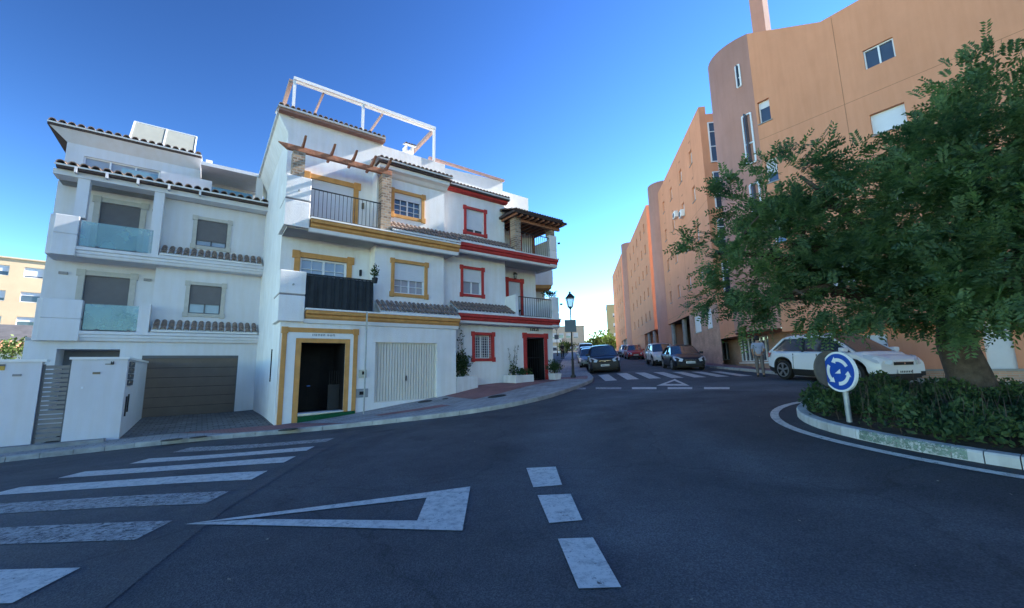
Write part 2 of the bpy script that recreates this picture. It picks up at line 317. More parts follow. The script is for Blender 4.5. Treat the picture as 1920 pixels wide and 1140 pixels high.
def surround(parent,a,b,c,e,d,w,m,ear=.07,bottom=True,t=.05,name='window_surround',top=None):
    mb=MB(); top=top or w
    mb.box(a-w,a,d-t,d+.02,c if bottom else c,e); mb.box(b,b+w,d-t,d+.02,c,e); mb.box(a-w,b+w,d-t,d+.02,e,e+top)
    q=w*1.35
    for x in (a-w-ear,b+w-q+ear): mb.box(x,x+q,d-t-.02,d+.015,e-.05,e+top+ear*.6)
    if bottom:
        mb.box(a-w,b+w,d-t,d+.02,c-w,c)
        for x in (a-w-ear,b+w-q+ear): mb.box(x,x+q,d-t-.02,d+.015,c-w-ear*.6,c+.05)
    return mb.build(name,m,parent,bevel=.008)
def window(parent,a,b,c,e,d,fm,gm,shut=0.,sm=None,cols=2,rows=1,grid=False,name='window',fw_=.05,slat=True):
    """frame at depth d, glass and shutter as its sub-parts"""
    mb=MB(); zt=e-(e-c)*shut
    mb.box(a,a+fw_,d-.03,d+.03,c,e); mb.box(b-fw_,b,d-.03,d+.03,c,e); mb.box(a+fw_,b-fw_,d-.03,d+.03,c,c+fw_); mb.box(a+fw_,b-fw_,d-.03,d+.03,e-fw_,e)
    if shut<.97:
        for k in range(1,cols):
            x=a+(b-a)*k/cols; mb.box(x-fw_*.6,x+fw_*.6,d-.035,d+.025,c+fw_,e-fw_)
        if grid:
            for k in range(cols):
                xa=a+(b-a)*k/cols; xb=a+(b-a)*(k+1)/cols; xm=(xa+xb)/2; mb.box(xm-.012,xm+.012,d-.02,d+.02,c+fw_,zt)
            for k in range(1,rows):
                z=c+(e-c)*k/rows
                if z<zt: mb.box(a+fw_,b-fw_,d-.021,d+.021,z-.012,z+.012)
    fr=mb.build(name,fm,parent)
    MB().box(a+.01,b-.01,d+.031,d+.045,c+.01,e-.01).build('pane',gm,fr)
    if shut>0:
        sb=MB(); z=zt; 
        n=max(2,int((e-zt)/.06)); h=(e-zt)/n
        for k in range(n):
            z0=zt+k*h; sb.box(a+.02,b-.02,d-.055-(.004 if k%2 else 0),d-.04,z0+.006,z0+h); 
        sb.box(a+.02,b-.02,d-.05,d-.0405,zt,e)
        sb.build('roller_shutter',sm or shutG,fr)
    return fr
def tiles(parent,s0,s1,dt,zt,db,zb,m=None,pitch=.2,name='roof_tiles',rows=2,mortar=True,ax=None):
    """barrel tiles running from (dt,zt) at the top to (db,zb) at the eave"""
    mb=MB(); n=max(2,int(round((s1-s0)/pitch))); p=(s1-s0)/n; r=p*.40
    for i in range(n):
        xc=s0+(i+.5)*p; jit=random.uniform(-.012,.012)
        for k in range(rows):
            t0=k/rows; t1=min(1,(k+1)/rows+.06)
            a=Vector((xc+jit,dt+(db-dt)*t0,zt+(zb-zt)*t0)); b=Vector((xc+jit*.5,dt+(db-dt)*t1,zt+(zb-zt)*t1))
            seg=7; base=[]
            for (c,rr,lift) in ((a,r*.86,.0),(b,r*1.05,.03)):
                for q in range(seg+1):
                    th=math.pi*q/seg; base.append((c.x+math.cos(th)*rr,c.y,c.z+lift+math.sin(th)*rr))
            for (c,rr,lift) in ((a,r*.70,.0),(b,r*.86,.03)):
                for q in range(seg+1):
                    th=math.pi*q/seg; base.append((c.x+math.cos(th)*rr,c.y,c.z+lift+math.sin(th)*rr))
            m_=seg+1
            fs=[(q,q+1,m_+q+1,m_+q) for q in range(seg)]+[(2*m_+q,2*m_+q+1,3*m_+q+1,3*m_+q) for q in range(seg)]+[(m_+q,m_+q+1,3*m_+q+1,3*m_+q) for q in range(seg)]
            mb.add(base,fs,0)
    # pan layer and bedding
    mb.quad((s0,dt,zt-.005),(s1,dt,zt-.005),(s1,db-.02,zb-.005),(s0,db-.02,zb-.005),1)
    mb.quad((s0,dt,zt-.06),(s1,dt,zt-.06),(s1,db,zb-.06),(s0,db,zb-.06),1)
    mb.quad((s0,db-.02,zb-.005),(s1,db-.02,zb-.005),(s1,db,zb-.06),(s0,db,zb-.06),1)
    mats=[m or tileM, board if not mortar else whiteT]
    return mb.build(name,mats,parent,smooth=False)
def drape(mb,quad,off,nu=None,nv=None,mi=0):
    A,B,C_,D=[Vector((q[0],q[1])) for q in quad]
    nu=nu or max(1,int(max((B-A).length,(C_-D).length)/.4)); nv=nv or max(1,int(max((D-A).length,(C_-B).length)/.4)); b=len(mb.v)
    for j in range(nv+1):
        for i in range(nu+1):
            u=i/nu; v=j/nv; p=(A*(1-u)+B*u)*(1-v)+(D*(1-u)+C_*u)*v; mb.v.append((p.x,p.y,H(p.x,p.y)+off))
    for j in range(nv):
        for i in range(nu):
            k=b+j*(nu+1)+i; mb.f.append([k,k+1,k+nu+2,k+nu+1]); mb.m.append(mi)
def struct(o): o['kind']='structure'; return o
def dense(pts,step=.35):
    out=[]
    for a,b in zip(pts[:-1],pts[1:]):
        n=max(1,int((Vector(b)-Vector(a)).length/step))
        for i in range(n): out.append(tuple(Vector(a).lerp(Vector(b),i/n)))
    out.append(tuple(pts[-1])); return out
def smoothpts(pts,it=2):
    for _ in range(it):
        q=[pts[0]]
        for a,b in zip(pts[:-1],pts[1:]):
            a=Vector(a);b=Vector(b); q+= [tuple(a.lerp(b,.25)),tuple(a.lerp(b,.75))]
        q.append(pts[-1]); pts=q
    return pts
#==INSERT==
# ================================================================== GROUND
def axis(a,b,fa,fb,fine,coarse):
    v=[]; x=a
    while x<fa: v.append(x); x+=max(fine,min(coarse,(fa-x)*.25))
    x=fa
    while x<fb: v.append(x); x+=fine
    x=fb
    while x<b: v.append(x); x+=max(fine,min(coarse,(x-fb)*.25+fine))
    v.append(b); return v
def sheet(name,xs,ys,off,m):
    X,Y=np.meshgrid(xs,ys); R=np.hypot(X,Y); k=np.where(R>150,150/np.maximum(R,1),1.); Z=Hs(X*k,Y*k)+off
    mb=MB(); nx=len(xs); mb.v=[tuple(p) for p in np.stack([X.ravel(),Y.ravel(),Z.ravel()],1)]
    for j in range(len(ys)-1):
        for i in range(nx-1):
            a=j*nx+i; mb.f.append([a,a+1,a+nx+1,a+nx]); mb.m.append(0)
    o=mb.build(name,m,smooth=True,fix=False); return struct(o)
sheet('ground',axis(-1600,1600,-30,30,6,150),axis(-1200,2200,-20,60,6,150),-.45,mat('dry_ground',(.15,.145,.13),.95,.2,.05))
sheet('road',axis(-60,60,-18,20,.5,4),axis(-90,150,-2,32,.5,5),0,roadM)
# kerb line along the houses
kerb=[(-24.5,1.4),(-16.5,7.4),(-12.5,10.43),(-10.89,11.43),(-8.63,12.23),(-7.13,12.67),(-5.25,12.9),(-4.28,12.92),(-3.29,12.85),(-1.61,12.45),(-.54,12.6),(.6,13.07),(1.82,14.92),(3.06,17.63),(3.83,19.6),(4.03,21.5),(4.6,26),(7.7,45),(10,60),(16,100)]
wallp=[gp(-20,1.5),gp(-13,1.5),gp(-10,1.5),gp(-8.3,1.6),gp(-6.9,1.6),gp(-4.3,.6),gp(-3.2,.25),gp(-1.6,.25),gp(-.6,.25),gp(1,.25),gp(2.4,.25),gp(3.6,.3),gp(5.6,.85),gp(7.6,.85),gp(9.9,.85),(2.3,23.4),(2.5,26),(5.4,45),(7.7,60),(13.7,100)]
def resample(k,w,step=.5):
    K=[];Wl=[]
    for i in range(len(k)-1):
        n=max(1,int((Vector(k[i+1])-Vector(k[i])).length/step)); 
        for j in range(n): K.append(Vector(k[i]).lerp(Vector(k[i+1]),j/n)); Wl.append(Vector(w[i]).lerp(Vector(w[i+1]),j/n))
    K.append(Vector(k[-1])); Wl.append(Vector(w[-1])); return K,Wl
def smooth1(P,n=4):
    for _ in range(n): P=[P[0]]+[(P[i-1]+P[i]*2+P[i+1])/4 for i in range(1,len(P)-1)]+[P[-1]]
    return P
K_,W_=resample(kerb,wallp,.5); K_=smooth1(K_,6); W_=smooth1(W_,1)
def inset(P,d):
    out=[]
    for i,p in enumerate(P):
        t=(P[min(i+1,len(P)-1)]-P[max(i-1,0)]).normalized(); out.append(p+Vector((-t.y,t.x))*d)
    return out
KH=.13
def loft(name,A,B,off,m,n=8,zfun=None):
    mb=MB(); zf=zfun or (lambda x,y:H(x,y)+off)
    for a,b in zip(A,B):
        for j in range(n+1):
            p=a.lerp(b,j/n); mb.v.append((p.x,p.y,zf(p.x,p.y)))
    for i in range(len(A)-1):
        for j in range(n): k=i*(n+1)+j; mb.f.append([k,k+1,k+n+2,k+n+1]); mb.m.append(0)
    return struct(mb.build(name,m,smooth=False,fix=False))
Kin=inset(K_,.16)
loft('pavement',Kin,W_,KH,pavG,10)
def kerbmesh(name,P,width,h,m,closed=False,stone=1.0,inner=None):
    mb=MB(); Q=inset(P,width); acc=0; n=len(P)
    rng=range(n) if closed else range(n-1)
    for i in rng:
        j=(i+1)%n; a,b,c,d=P[i],P[j],Q[j],Q[i]; g=.006
        z=lambda p,hh: H(p.x,p.y)+hh
        e=(b-a).normalized()*g
        def v(p,hh): return (p.x,p.y,z(p,hh))
        bt=a+e; A1=a.lerp(d,.12)+e; B1=b.lerp(c,.12)-e
        a2=a+e; b2=b-e; d2=d+e; c2=c-e
        mb.quad(v(a2,-.1),v(b2,-.1),v(b2,h-.025),v(a2,h-.025)); mb.quad(v(a2,h-.025),v(b2,h-.025),v(B1,h),v(A1,h)); mb.quad(v(A1,h),v(B1,h),v(c2,h),v(d2,h))
        mb.quad(v(d2,h),v(c2,h),v(c2,-.1),v(d2,-.1))
        mb.quad(v(a2,-.1),v(a2,h-.025),v(A1,h),v(d2,h)); mb.quad(v(b2,-.1),v(b2,h-.025),v(B1,h),v(c2,h))
    return struct(mb.build(name,m,fix=False))
kerbmesh('kerb',K_,.16,KH+.004,kerbM)
# red paving bands
def redstrip(A,B,f0,f1,i0,i1,nm='red_paving'):
    a=[A[i].lerp(B[i],f0) for i in range(i0,i1)]; b=[A[i].lerp(B[i],f1) for i in range(i0,i1)]
    return loft(nm,a,b,KH+.006,pavR,4)
def nearest(P,x,y): return min(range(len(P)),key=lambda i:(P[i].x-x)**2+(P[i].y-y)**2)
iA=nearest(K_,-8.0,12.4); iB=nearest(K_,-4.8,12.9); redstrip(Kin,W_,.0,.97,iA,iB+1)
iA=nearest(K_,-.2,12.7); iB=nearest(K_,3.3,18.4); redstrip(Kin,W_,.45,.99,iA,iB+1)
iA=nearest(K_,3.75,19.2); iB=nearest(K_,4.0,21.3); redstrip(Kin,W_,.05,.9,iA,iB+1)
iA=nearest(K_,-3.6,12.9); iB=nearest(K_,-1.2,12.5); redstrip(Kin,W_,.35,.5,iA,iB+1)
# driveway between fence and yellow house
dr=MB(); drape(dr,[gp(-7.25,1.4),gp(-3.3,.1),gp(-3.3,7.3),gp(-7.5,7.3)],KH+.012,12,16); struct(dr.build('driveway',pavD,fix=False))
dr=MB(); drape(dr,[gp(-20,1.2),gp(-8.9,1.2),gp(-8.9,6.9),gp(-20,6.9)],KH+.012,12,10); struct(dr.build('front_yard_paving',pavG,fix=False))
# right-hand pavement
rk=[(17.8,100),(11.9,60),(12.2,45),(12.6,31),(12.1,24),(11.9,20.5),(11.7,18.2),(12.2,15.8),(13.6,13.6),(15.6,11),(18.3,7),(24,-1)]
rk[0]=(22,100); rk[1]=(16.2,60); rk[2]=(14.0,45)
rw=[(24.9,100),(18.9,60),(16.6,45),(14.4,31),(13.4,24),(12.9,20.5),(13.0,19.3),(14.2,17.2),(15.6,15.2),(18.2,12),(21,8.2),(27,.2)]
RK,RW=resample(rk,rw,.6); RK=smooth1(RK,4); RK=[p for p in RK]; RKi=inset(RK,.16)
loft('pavement',RKi,RW,KH,pavR,5); kerbmesh('kerb',RK,.16,KH+.004,kerbM)
# markings
seam=[(-1.6,-1),(-2.2,1.2),(-2.7,2.96),(-3.26,4.89),(-3.62,7.2),(-3.95,9.6),(-4.3,12.75)]
lft=[(-16,-1),(-17,1.5),(-16,3),(-16,5),(-15.5,7.4),(-12.6,10.3),(-7.2,12.6)]
A_,B_=resample(seam,lft,.5); loft('old_asphalt_patch',A_,B_,.004,roadO,26)
def P2(x,y,o=0): p=gnd(x,y,o); return (p.x,p.y)
zm=MB(); zf=MB(); zg=MB(); markH=wornpaint('half_worn_marking',(.60,.57,.50),.47)
ends=[(150,1071),(323,980),(430,923),(502,884),(555,857),(590,838),(628,822)]
E0=[Vector(P2(*p)) for p in ends]; E0=[E0[0]*2-E0[1]]+E0
for i in range(1,len(E0)):
    pr=E0[i-1]; p=E0[i]; q=p+(pr-p)*.48; a=Vector((-1,.05)).normalized()*(4.1 if i<6 else 3.7); drape(zf if i in (2,3,7) else zm,[q,p,p+a,q+a],.011)
# far crossing
A=Vector(P2(1136,715)); B=Vector(P2(1390,706)); dv=(Vector(P2(1267,697))-Vector(P2(1310,706.5))).normalized()*3.6; t=(B-A)/6
for i in range(7):
    p=A+t*i+Vector((0,.08)); q=p+t.normalized()*.52; drape(zg,[p,q,q+dv,p+dv],.010)
struct(zm.build('zebra_crossing_marking',markM,fix=False)); struct(zg.build('zebra_crossing_marking',markH,fix=False)); struct(zf.build('zebra_crossing_marking',markF,fix=False))
ym=MB()
def pq(*pts): drape(ym,[P2(*p) for p in pts],.010)
pq((345,985),(470,975),(800,935),(882,914)); pq((882,914),(800,935),(782,980),(867,1000)); pq((867,1000),(782,980),(470,975.5),(345,985.5))
pq((987,880),(1042,877),(1054,911),(1000,915)); pq((1008,932),(1070,928),(1092,979),(1030,984)); pq((1046,1014),(1112,1010),(1165,1105),(1085,1110))
for x0,x1 in ((1185,1231),(1252,1298),(1320,1368)): pq((x0,730.2),(x1,730.2),(x1,726.6),(x0,726.6))
pq((1231,723.8),(1293,723.8),(1285,720.6),(1241,720.6)); pq((1231,723.8),(1241,723),(1268,713.2),(1266,710.8)); pq((1293,723.8),(1285,723),(1262,713.4),(1265,710.8))
lf=MB(); drape(lf,[P2(*q) for q in ((1117,730.2),(1165,730.2),(1165,726.6),(1117,726.6))],.010); drape(lf,[P2(*q) for q in ((1052,731.),(1098,730.6),(1098,727.4),(1052,727.8))],.010); struct(lf.build('give_way_marking',markF,fix=False))
struct(ym.build('give_way_marking',markM,fix=False))
# island
IC=Vector((8.55,6.9)); IR=3.3
ring=lambda r,n=72: [Vector((IC.x+math.cos(-2*math.pi*i/n)*r,IC.y+math.sin(-2*math.pi*i/n)*r)) for i in range(n)]
R0=ring(IR)[::-1]
kg=mat('painted_kerb',(.56,.57,.56),.85,.12,1.1,.15,30,streak=.25)
kerbmesh('island_kerb',R0,.17,.14,kg,closed=True)
im=MB()
for i in range(96):
    a0=2*math.pi*i/96; a1=2*math.pi*(i+1)/96
    p=lambda r,a:(IC.x+math.cos(a)*r,IC.y+math.sin(a)*r,H(IC.x+math.cos(a)*r,IC.y+math.sin(a)*r)+.010)
    im.quad(p(3.62,a0),p(3.77,a0),p(3.77,a1),p(3.62,a1))
struct(im.build('roundabout_edge_marking',markM,fix=False))
bd=MB(); rr=[0,.8,1.6,2.4,3.12]
for k in range(len(rr)-1):
    for i in range(48):
        a0=2*math.pi*i/48; a1=2*math.pi*(i+1)/48
        p=lambda r,a:(IC.x+math.cos(a)*r,IC.y+math.sin(a)*r,H(IC.x+math.cos(a)*r,IC.y+math.sin(a)*r)+.10+.10*(1-(r/3.12)**2))
        bd.quad(p(rr[k],a0),p(rr[k+1],a0),p(rr[k+1],a1),p(rr[k],a1))
struct(bd.build('planting_bed_soil',soil,fix=False))
gk=MB()
for i in range(9):
    a0=rad(186+i*2.4); a1=rad(186+(i+1)*2.4)
    p=lambda r,a,h:(IC.x+math.cos(a)*r,IC.y+math.sin(a)*r,H(IC.x+math.cos(a)*r,IC.y+math.sin(a)*r)+h)
    gk.quad(p(3.304,a0,.01),p(3.304,a1,.01),p(3.304,a1,.116),p(3.304,a0,.116)); gk.quad(p(3.304,a0,.116),p(3.304,a1,.116),p(3.28,a1,.146),p(3.28,a0,.146))
struct(gk.build('green_kerb_paint',wornpaint('faded_green_paint',(.22,.32,.26),.55),fix=False))
# manhole covers
def manhole(px,py,r,lab,sq=False,off=KH):
    p=gnd(px,py,off); t=empty('manhole_cover',(p.x,p.y,H(p.x,p.y)+off+.008),TH,lab,'manhole cover','iron covers set in the ground')
    dx=(H(p.x+.3,p.y)-H(p.x-.3,p.y))/.6; dy=(H(p.x,p.y+.3)-H(p.x,p.y-.3))/.6
    n=Vector((-dx,-dy,1)).normalized(); t.rotation_euler=n.to_track_quat('Z','Y').to_euler()
    mb=MB()
    if sq: mb.box(-r,r,-r*.7,r*.7,-.01,.006)
    else: mb.tube((0,0,-.01),(0,0,.006),r,n=28)
    mb.build('cover',iron,t); q=MB()
    for i in range(-3,4):
        w=(r*.7 if sq else math.sqrt(max(0,r*r*.8-(i*r/4)**2))); q.box(i*r/4-.012,i*r/4+.012,-w,w,.006,.011)
    q.build('ridges',mat('worn_iron',(.05,.05,.055),.6,.1,9),t)
manhole(932,743,.34,'dark round manhole cover on the red paving before the white planter',off=KH+.006)
manhole(797,753,.28,'round manhole cover in front of the cream garage door')
manhole(835,748,.12,'small round cover at the right corner of the cream garage')
manhole(322,825,.24,'wide dark manhole cover at the foot of the brown garage driveway')
manhole(372,820,.20,'dark cover between the driveway and the red paving')
manhole(540,806,.26,'dark cover beside the green entrance step')
# ================================================================== HOUSES
def F(px,py,d=0.):
    p=onplane(px,py,(G0[0]+W.x*d,G0[1]+W.y*d,0),W); return ((p.x-G0[0])*U.x+(p.y-G0[1])*U.y, p.z)
def FR(x0,y0,x1,y1,x2,y2,x3,y3,d):
    """pixel quad TL,TR,BR,BL -> (a,b,c,e) rectangle in facade coords"""
    q=[F(x0,y0,d),F(x1,y1,d),F(x2,y2,d),F(x3,y3,d)]; return ((q[0][0]+q[3][0])/2,(q[1][0]+q[2][0])/2,(q[2][1]+q[3][1])/2,(q[0][1]+q[1][1])/2)
def rail(parent,s0,s1,z0,z1,d,n,m=iron,name='railing',y1=None):
    mb=MB(); 
    mb.box(s0,s1,d-.02,d+.02,z1-.035,z1); mb.box(s0,s1,d-.015,d+.015,z0+.05,z0+.075)
    for i in range(n+1):
        x=s0+(s1-s0)*i/n; mb.box(x-.008,x+.008,d-.008,d+.008,z0,z1-.035)
    return mb.build(name,m,parent)
def mould(parent,s0,s1,prof,m,name,d0=0,end=True):
    """horizontal moulding; prof = [(out,z)...] closed on the wall side"""
    mb=MB(); a=[(s0,d0-o,z) for o,z in prof]; b=[(s1,d0-o,z) for o,z in prof]
    n=len(prof)
    mb.add(a+b,[(i,(i+1)%n,n+(i+1)%n,n+i) for i in range(n)]+[tuple(range(n)),tuple(range(n,2*n))[::-1]])
    return mb.build(name,m,parent)
# ---------------- yellow-trimmed house
Y=empty('townhouse',(G0[0],G0[1],0),TH,'white townhouse with ochre window frames, a rooftop metal frame and a cream garage door','house','townhouses on the left side of the street')
ga=FR(703,641,820,645,818,749,702,755,0); ga=(ga[0],ga[1],.27,2.57)
en=(-2.62,-1.14,.06,2.5)
w1=FR(740,493,796,498,795,554,738,549,.45); w2=FR(740,360,790,372,790,410,738,402,.45)
mb=MB()
wall(mb,-3.3,3.5,-1.2,3.3,0,[(*en,1.6),(*ga,.22)])
wall(mb,0,3.12,3.6,6.6,.45,[(*w1,.14)]); wall(mb,0,3.12,7.0,9.95,.45,[(*w2,.14)])
D1=FR(562,483,648,492,650,560,560,552,1.1); D1=(D1[0],D1[1],3.75,D1[3]); D2=FR(580,335,664,352,660,418,580,412,1.1); D2=(D2[0],D2[1],7.05,D2[3])
wall(mb,-3.12,0,3.6,6.6,1.1,[(*D1,.15)]); wall(mb,-3.12,0,7.0,11.45,1.1,[(*D2,.15)]); mb.quad((0,1.1,9.9),(3.5,1.1,9.9),(3.5,1.1,11.4),(0,1.1,11.4)); mb.quad((0,.45,9.95),(3.12,.45,9.95),(3.12,1.1,9.95),(0,1.1,9.95))
for z0,z1 in ((3.6,6.6),(7.0,9.95)): mb.quad((0,.45,z0),(0,1.1,z0),(0,1.1,z1),(0,.45,z1)); mb.quad((3.12,.45,z0),(3.12,2,z0),(3.12,2,z1),(3.12,.45,z1))
# side wall (party side, stepping back at the two balconies)
slit=(.35,.55,1.0,2.3)
def sw(y0,y1,z0,z1,x=-3.3): mb.quad((x,y0,z0),(x,y1,z0),(x,y1,z1),(x,y0,z1))
sa=F(508,655); 
def side(px,py,s=-3.3):
    p=onplane(px,py,(G0[0]+U.x*s,G0[1]+U.y*s,0),U); return ((p.x-G0[0])*W.x+(p.y-G0[1])*W.y,p.z)
q0=side(509,655); q1=side(507,716); ys=(q0[0]+q1[0])/2; hs_=.17
sw(0,ys-hs_,-1.2,3.3); sw(ys+hs_,9.3,-1.2,3.3); sw(ys-hs_,ys+hs_,-1.2,q1[1]); sw(ys-hs_,ys+hs_,q0[1],3.3)
sw(1.1,9.3,3.3,11.4); sw(0,1.1,3.3,3.62); sw(0,1.1,6.55,7.05)
mb.quad((-3.3,9.3,-1.2),(3.5,9.3,-1.2),(3.5,9.3,11.4),(-3.3,9.3,11.4)); mb.quad((3.5,0,-1.2),(3.5,9.3,-1.2),(3.5,9.3,11.4),(3.5,0.9,3.3)); mb.quad((-3.3,1.1,11.4),(3.5,1.1,11.4),(3.5,9.3,11.4),(-3.3,9.3,11.4))
mb.quad((-3.3,1.1,3.3),(-3.12,1.1,3.3),(-3.12,1.1,11.4),(-3.3,1.1,11.4))
mb.build('wall',white,Y)
MB().box(-3.12,-3.1,ys-hs_,ys+hs_,q1[1],q0[1]).box(-3.298,-3.12,ys+hs_,ys+hs_+.02,q1[1],q0[1]).box(-3.298,-3.12,ys-hs_-.02,ys-hs_,q1[1],q0[1]).build('slit_window',mat('slit_black',(.01,.01,.012),1,0,spec=0.),Y)
# slabs
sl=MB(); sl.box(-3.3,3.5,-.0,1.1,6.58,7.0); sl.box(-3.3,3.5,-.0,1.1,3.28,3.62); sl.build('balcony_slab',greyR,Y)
for zb in (3.28,6.62):
    mould(Y,-2.55,3.58,[(0,zb+.05),(.10,zb+.05),(.16,zb+.12),(.16,zb+.2),(.26,zb+.24),(.26,zb+.36),(0,zb+.36)],ochre,'moulding')
    mould(Y,-2.6,3.58,[(0,zb-.10),(.08,zb-.08),(.12,zb+.05),(0,zb+.05)],whiteT,'moulding')
    mould(Y,-2.58,3.58,[(0,zb+.362),(.30,zb+.362),(.30,zb+.42),(0,zb+.42)],whiteT,'coping')
for za,zb in ((3.22,5.0),(6.62,8.52)):
    pm=MB(); zm_=(za+zb)/2+.05
    pm.box(-3.42,-2.6,-.14,.10,za,zm_-.03); pm.box(-3.39,-2.63,-.11,.10,zm_-.03,zm_+.03); pm.box(-3.42,-2.6,-.14,.10,zm_+.03,zb)
    pm.box(-3.42,-3.25,.10,1.25,za,zm_-.03); pm.box(-3.39,-3.27,.10,1.25,zm_-.03,zm_+.03); pm.box(-3.42,-3.25,.10,1.25,zm_+.03,zb)
    pm.build('balcony_parapet',white,Y,bevel=.02)
    MB().box(-3.405,-2.615,-.125,.099,zm_-.028,zm_+.028).box(-3.405,-3.26,.1,1.2,zm_-.028,zm_+.028).build('groove_band',mat('dark_groove',(.30,.27,.26),.9,.1,5),Y)  # darker grey band set into the parapet groove
    sp=MB(); sp.tube((-3.0,-.2,zm_+.35),(-3.0,-.05,zm_+.35),.035,n=8); sp.build('drain_spout',galv,Y)
# entrance surround: two nested ochre frames
surround(Y,-3.08,-.86,-.5,2.86,-.0,.15,ochre,ear=.03,bottom=False,t=.06,name='door_surround',top=.16)
mb=MB(); mb.box(-3.08,-2.80,-.03,.01,-.5,2.86); mb.box(-.98,-.86,-.03,.01,-.5,2.86); mb.box(-2.80,-.98,-.03,.01,2.66,2.86); mb.build('door_surround_inlay',whiteT,Y)
mb=MB(); mb.box(-2.79,-2.62,-.045,.02,-.5,2.5); mb.box(-1.14,-.98,-.045,.02,-.5,2.5); mb.box(-2.79,-.98,-.045,.02,2.5,2.65); mb.build('door_surround',ochre,Y,bevel=.008)
# lettering over the door (illegible in the photo): small dark strokes
mb=MB(); x=-2.28
for k,wd in enumerate((.05,.03,.05,.03,.04,0,.03,.05,.05)):
    if wd: 
        mb.box(x,x+.014,-.045,-.031,2.745,2.815); mb.box(x+wd,x+wd+.012,-.045,-.031,2.745,2.815)
        if k%2: mb.box(x,x+wd,-.045,-.031,2.745,2.757)
        elif k%3: mb.box(x,x+wd,-.045,-.031,2.803,2.815)
    x+=wd+.05
mb.build('door_lettering',mat('grey_letters',(.22,.22,.23),.6,.05,5),Y)
# vestibule
mb=MB(); a,b,c,e=en
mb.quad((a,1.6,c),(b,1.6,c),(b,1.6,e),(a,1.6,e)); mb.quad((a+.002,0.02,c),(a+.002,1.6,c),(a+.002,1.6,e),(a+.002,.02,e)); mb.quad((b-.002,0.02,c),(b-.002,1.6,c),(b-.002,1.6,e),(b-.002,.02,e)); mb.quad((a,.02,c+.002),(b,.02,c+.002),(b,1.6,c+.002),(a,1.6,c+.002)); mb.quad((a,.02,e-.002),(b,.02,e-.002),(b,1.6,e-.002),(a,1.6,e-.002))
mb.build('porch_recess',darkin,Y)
dm=MB(); dm.box(a+.08,a+.98,1.5,1.56,c,2.15); 
for zz in (.15,1.15): 
    for xx in (.16,.56): dm.box(a+xx,a+xx+.34,1.485,1.505,zz,zz+.8)
dd=dm.build('entrance_door',doorM,Y); MB().tube((a+.5,1.4,.95),(a+.62,1.4,.95),.022,n=8).bar((a+.52,1.5,.95),(a+.52,1.4,.95),.02).build('handle',chrome,dd)
mb=MB(); mb.box(b-.42,b-.02,.5,.54,.0,1.0); 
for k in range(5): mb.tube((b-.38+k*.08,.5,1.0),(b-.38+k*.08,.5,1.5),.008,n=6)
mb.build('porch_gate',iron,Y)
st=MB(); st.add([(-2.62,-.16,-.6),(-.75,-.16,-.6),(-.75,-.16,.05),(-2.62,-.16,-.02),(-2.62,.5,-.6),(-.75,.5,-.6),(-.75,.5,.06),(-2.62,.5,.04)],[(0,1,2,3),(4,7,6,5),(3,2,6,7),(0,3,7,4),(1,5,6,2)]); st.build('green_entrance_step',greenC,Y)
MB().box(-2.62,-1.14,-.10,.4,.062,.085).build('door_sill',whiteT,Y)
# garage
g=MB(); a,b,c,e=ga; n=22
for i in range(n):
    x0=a+.05+(b-a-.1)*i/n; x1=a+.05+(b-a-.1)*(i+1)/n; g.box(x0,x0+(x1-x0)*.82,.14,.17,c+.03,e-.03); g.box(x0+(x1-x0)*.82,x1,.185,.2,c+.03,e-.03)
gd=g.build('garage_door',garW,Y); f=MB(); f.box(a,a+.05,.11,.2,c,e); f.box(b-.05,b,.11,.2,c,e); f.box(a+.05,b-.05,.11,.2,e-.03,e); f.box(a+.05,b-.05,.11,.2,c,c+.03); f.build('door_frame',garW,gd)
h=MB(); h.box((a+b)/2-.01,(a+b)/2+.03,.10,.14,c+.78,c+.98); h.build('handle',iron,gd)
m1=MB(); m1.box(-.62,-.34,-.06,.01,1.22,1.52); m1.box(-.60,-.36,-.07,-.06,1.24,1.50); mm=m1.build('meter_cover',mat('cream_plastic',(.55,.53,.42),.6,.05,5),Y); MB().box(-.52,-.42,-.078,-.07,1.34,1.46).build('meter_display',darkin,mm)
m1=MB(); m1.box(-.70,-.26,-.03,.01,.50,.82); mm=m1.build('letter_box',mat('grey_metal_plate',(.30,.32,.34),.5,.08,5,metal=.4),Y); MB().box(-.58,-.42,-.038,-.03,.6,.72).build('letter_box_lock',darkin,mm)
# windows
for w in (w1,w2): surround(Y,*w,.45,.14,ochre,ear=.05)
window(Y,*w1,.56,frameW,winL,.55,shutW,2,4,True); window(Y,*w2,.56,frameW,winG,.28,shutW,2,4,True)
for D,sh in ((D1,0),(D2,.96)):
    surround(Y,*D,1.1,.20,ochre,ear=.08,bottom=False)
window(Y,*D1,1.2,frameW,winL,.0,shutW,2,5,True,name='balcony_door',fw_=.07); window(Y,*D2,1.2,frameW,winL,.97,shutW,2,1,False,name='balcony_door',fw_=.07)
# tile strips and cornice
tiles(Y,0.05,3.55,.44,4.26,-.28,3.74); tiles(Y,.45,3.6,.44,7.68,-.28,7.14)
mould(Y,-.05,3.2,[(0,9.62),(.12,9.66),(.22,9.78),(.40,9.84),(.42,10.0),(0,10.0)],whiteT,'cornice',.45)
MB().box(-.12,3.28,-.08,.46,10.0,10.06).build('eave_board',board,Y); tiles(Y,-.12,3.28,1.09,10.55,-.14,10.16,name='roof_tiles',rows=3)
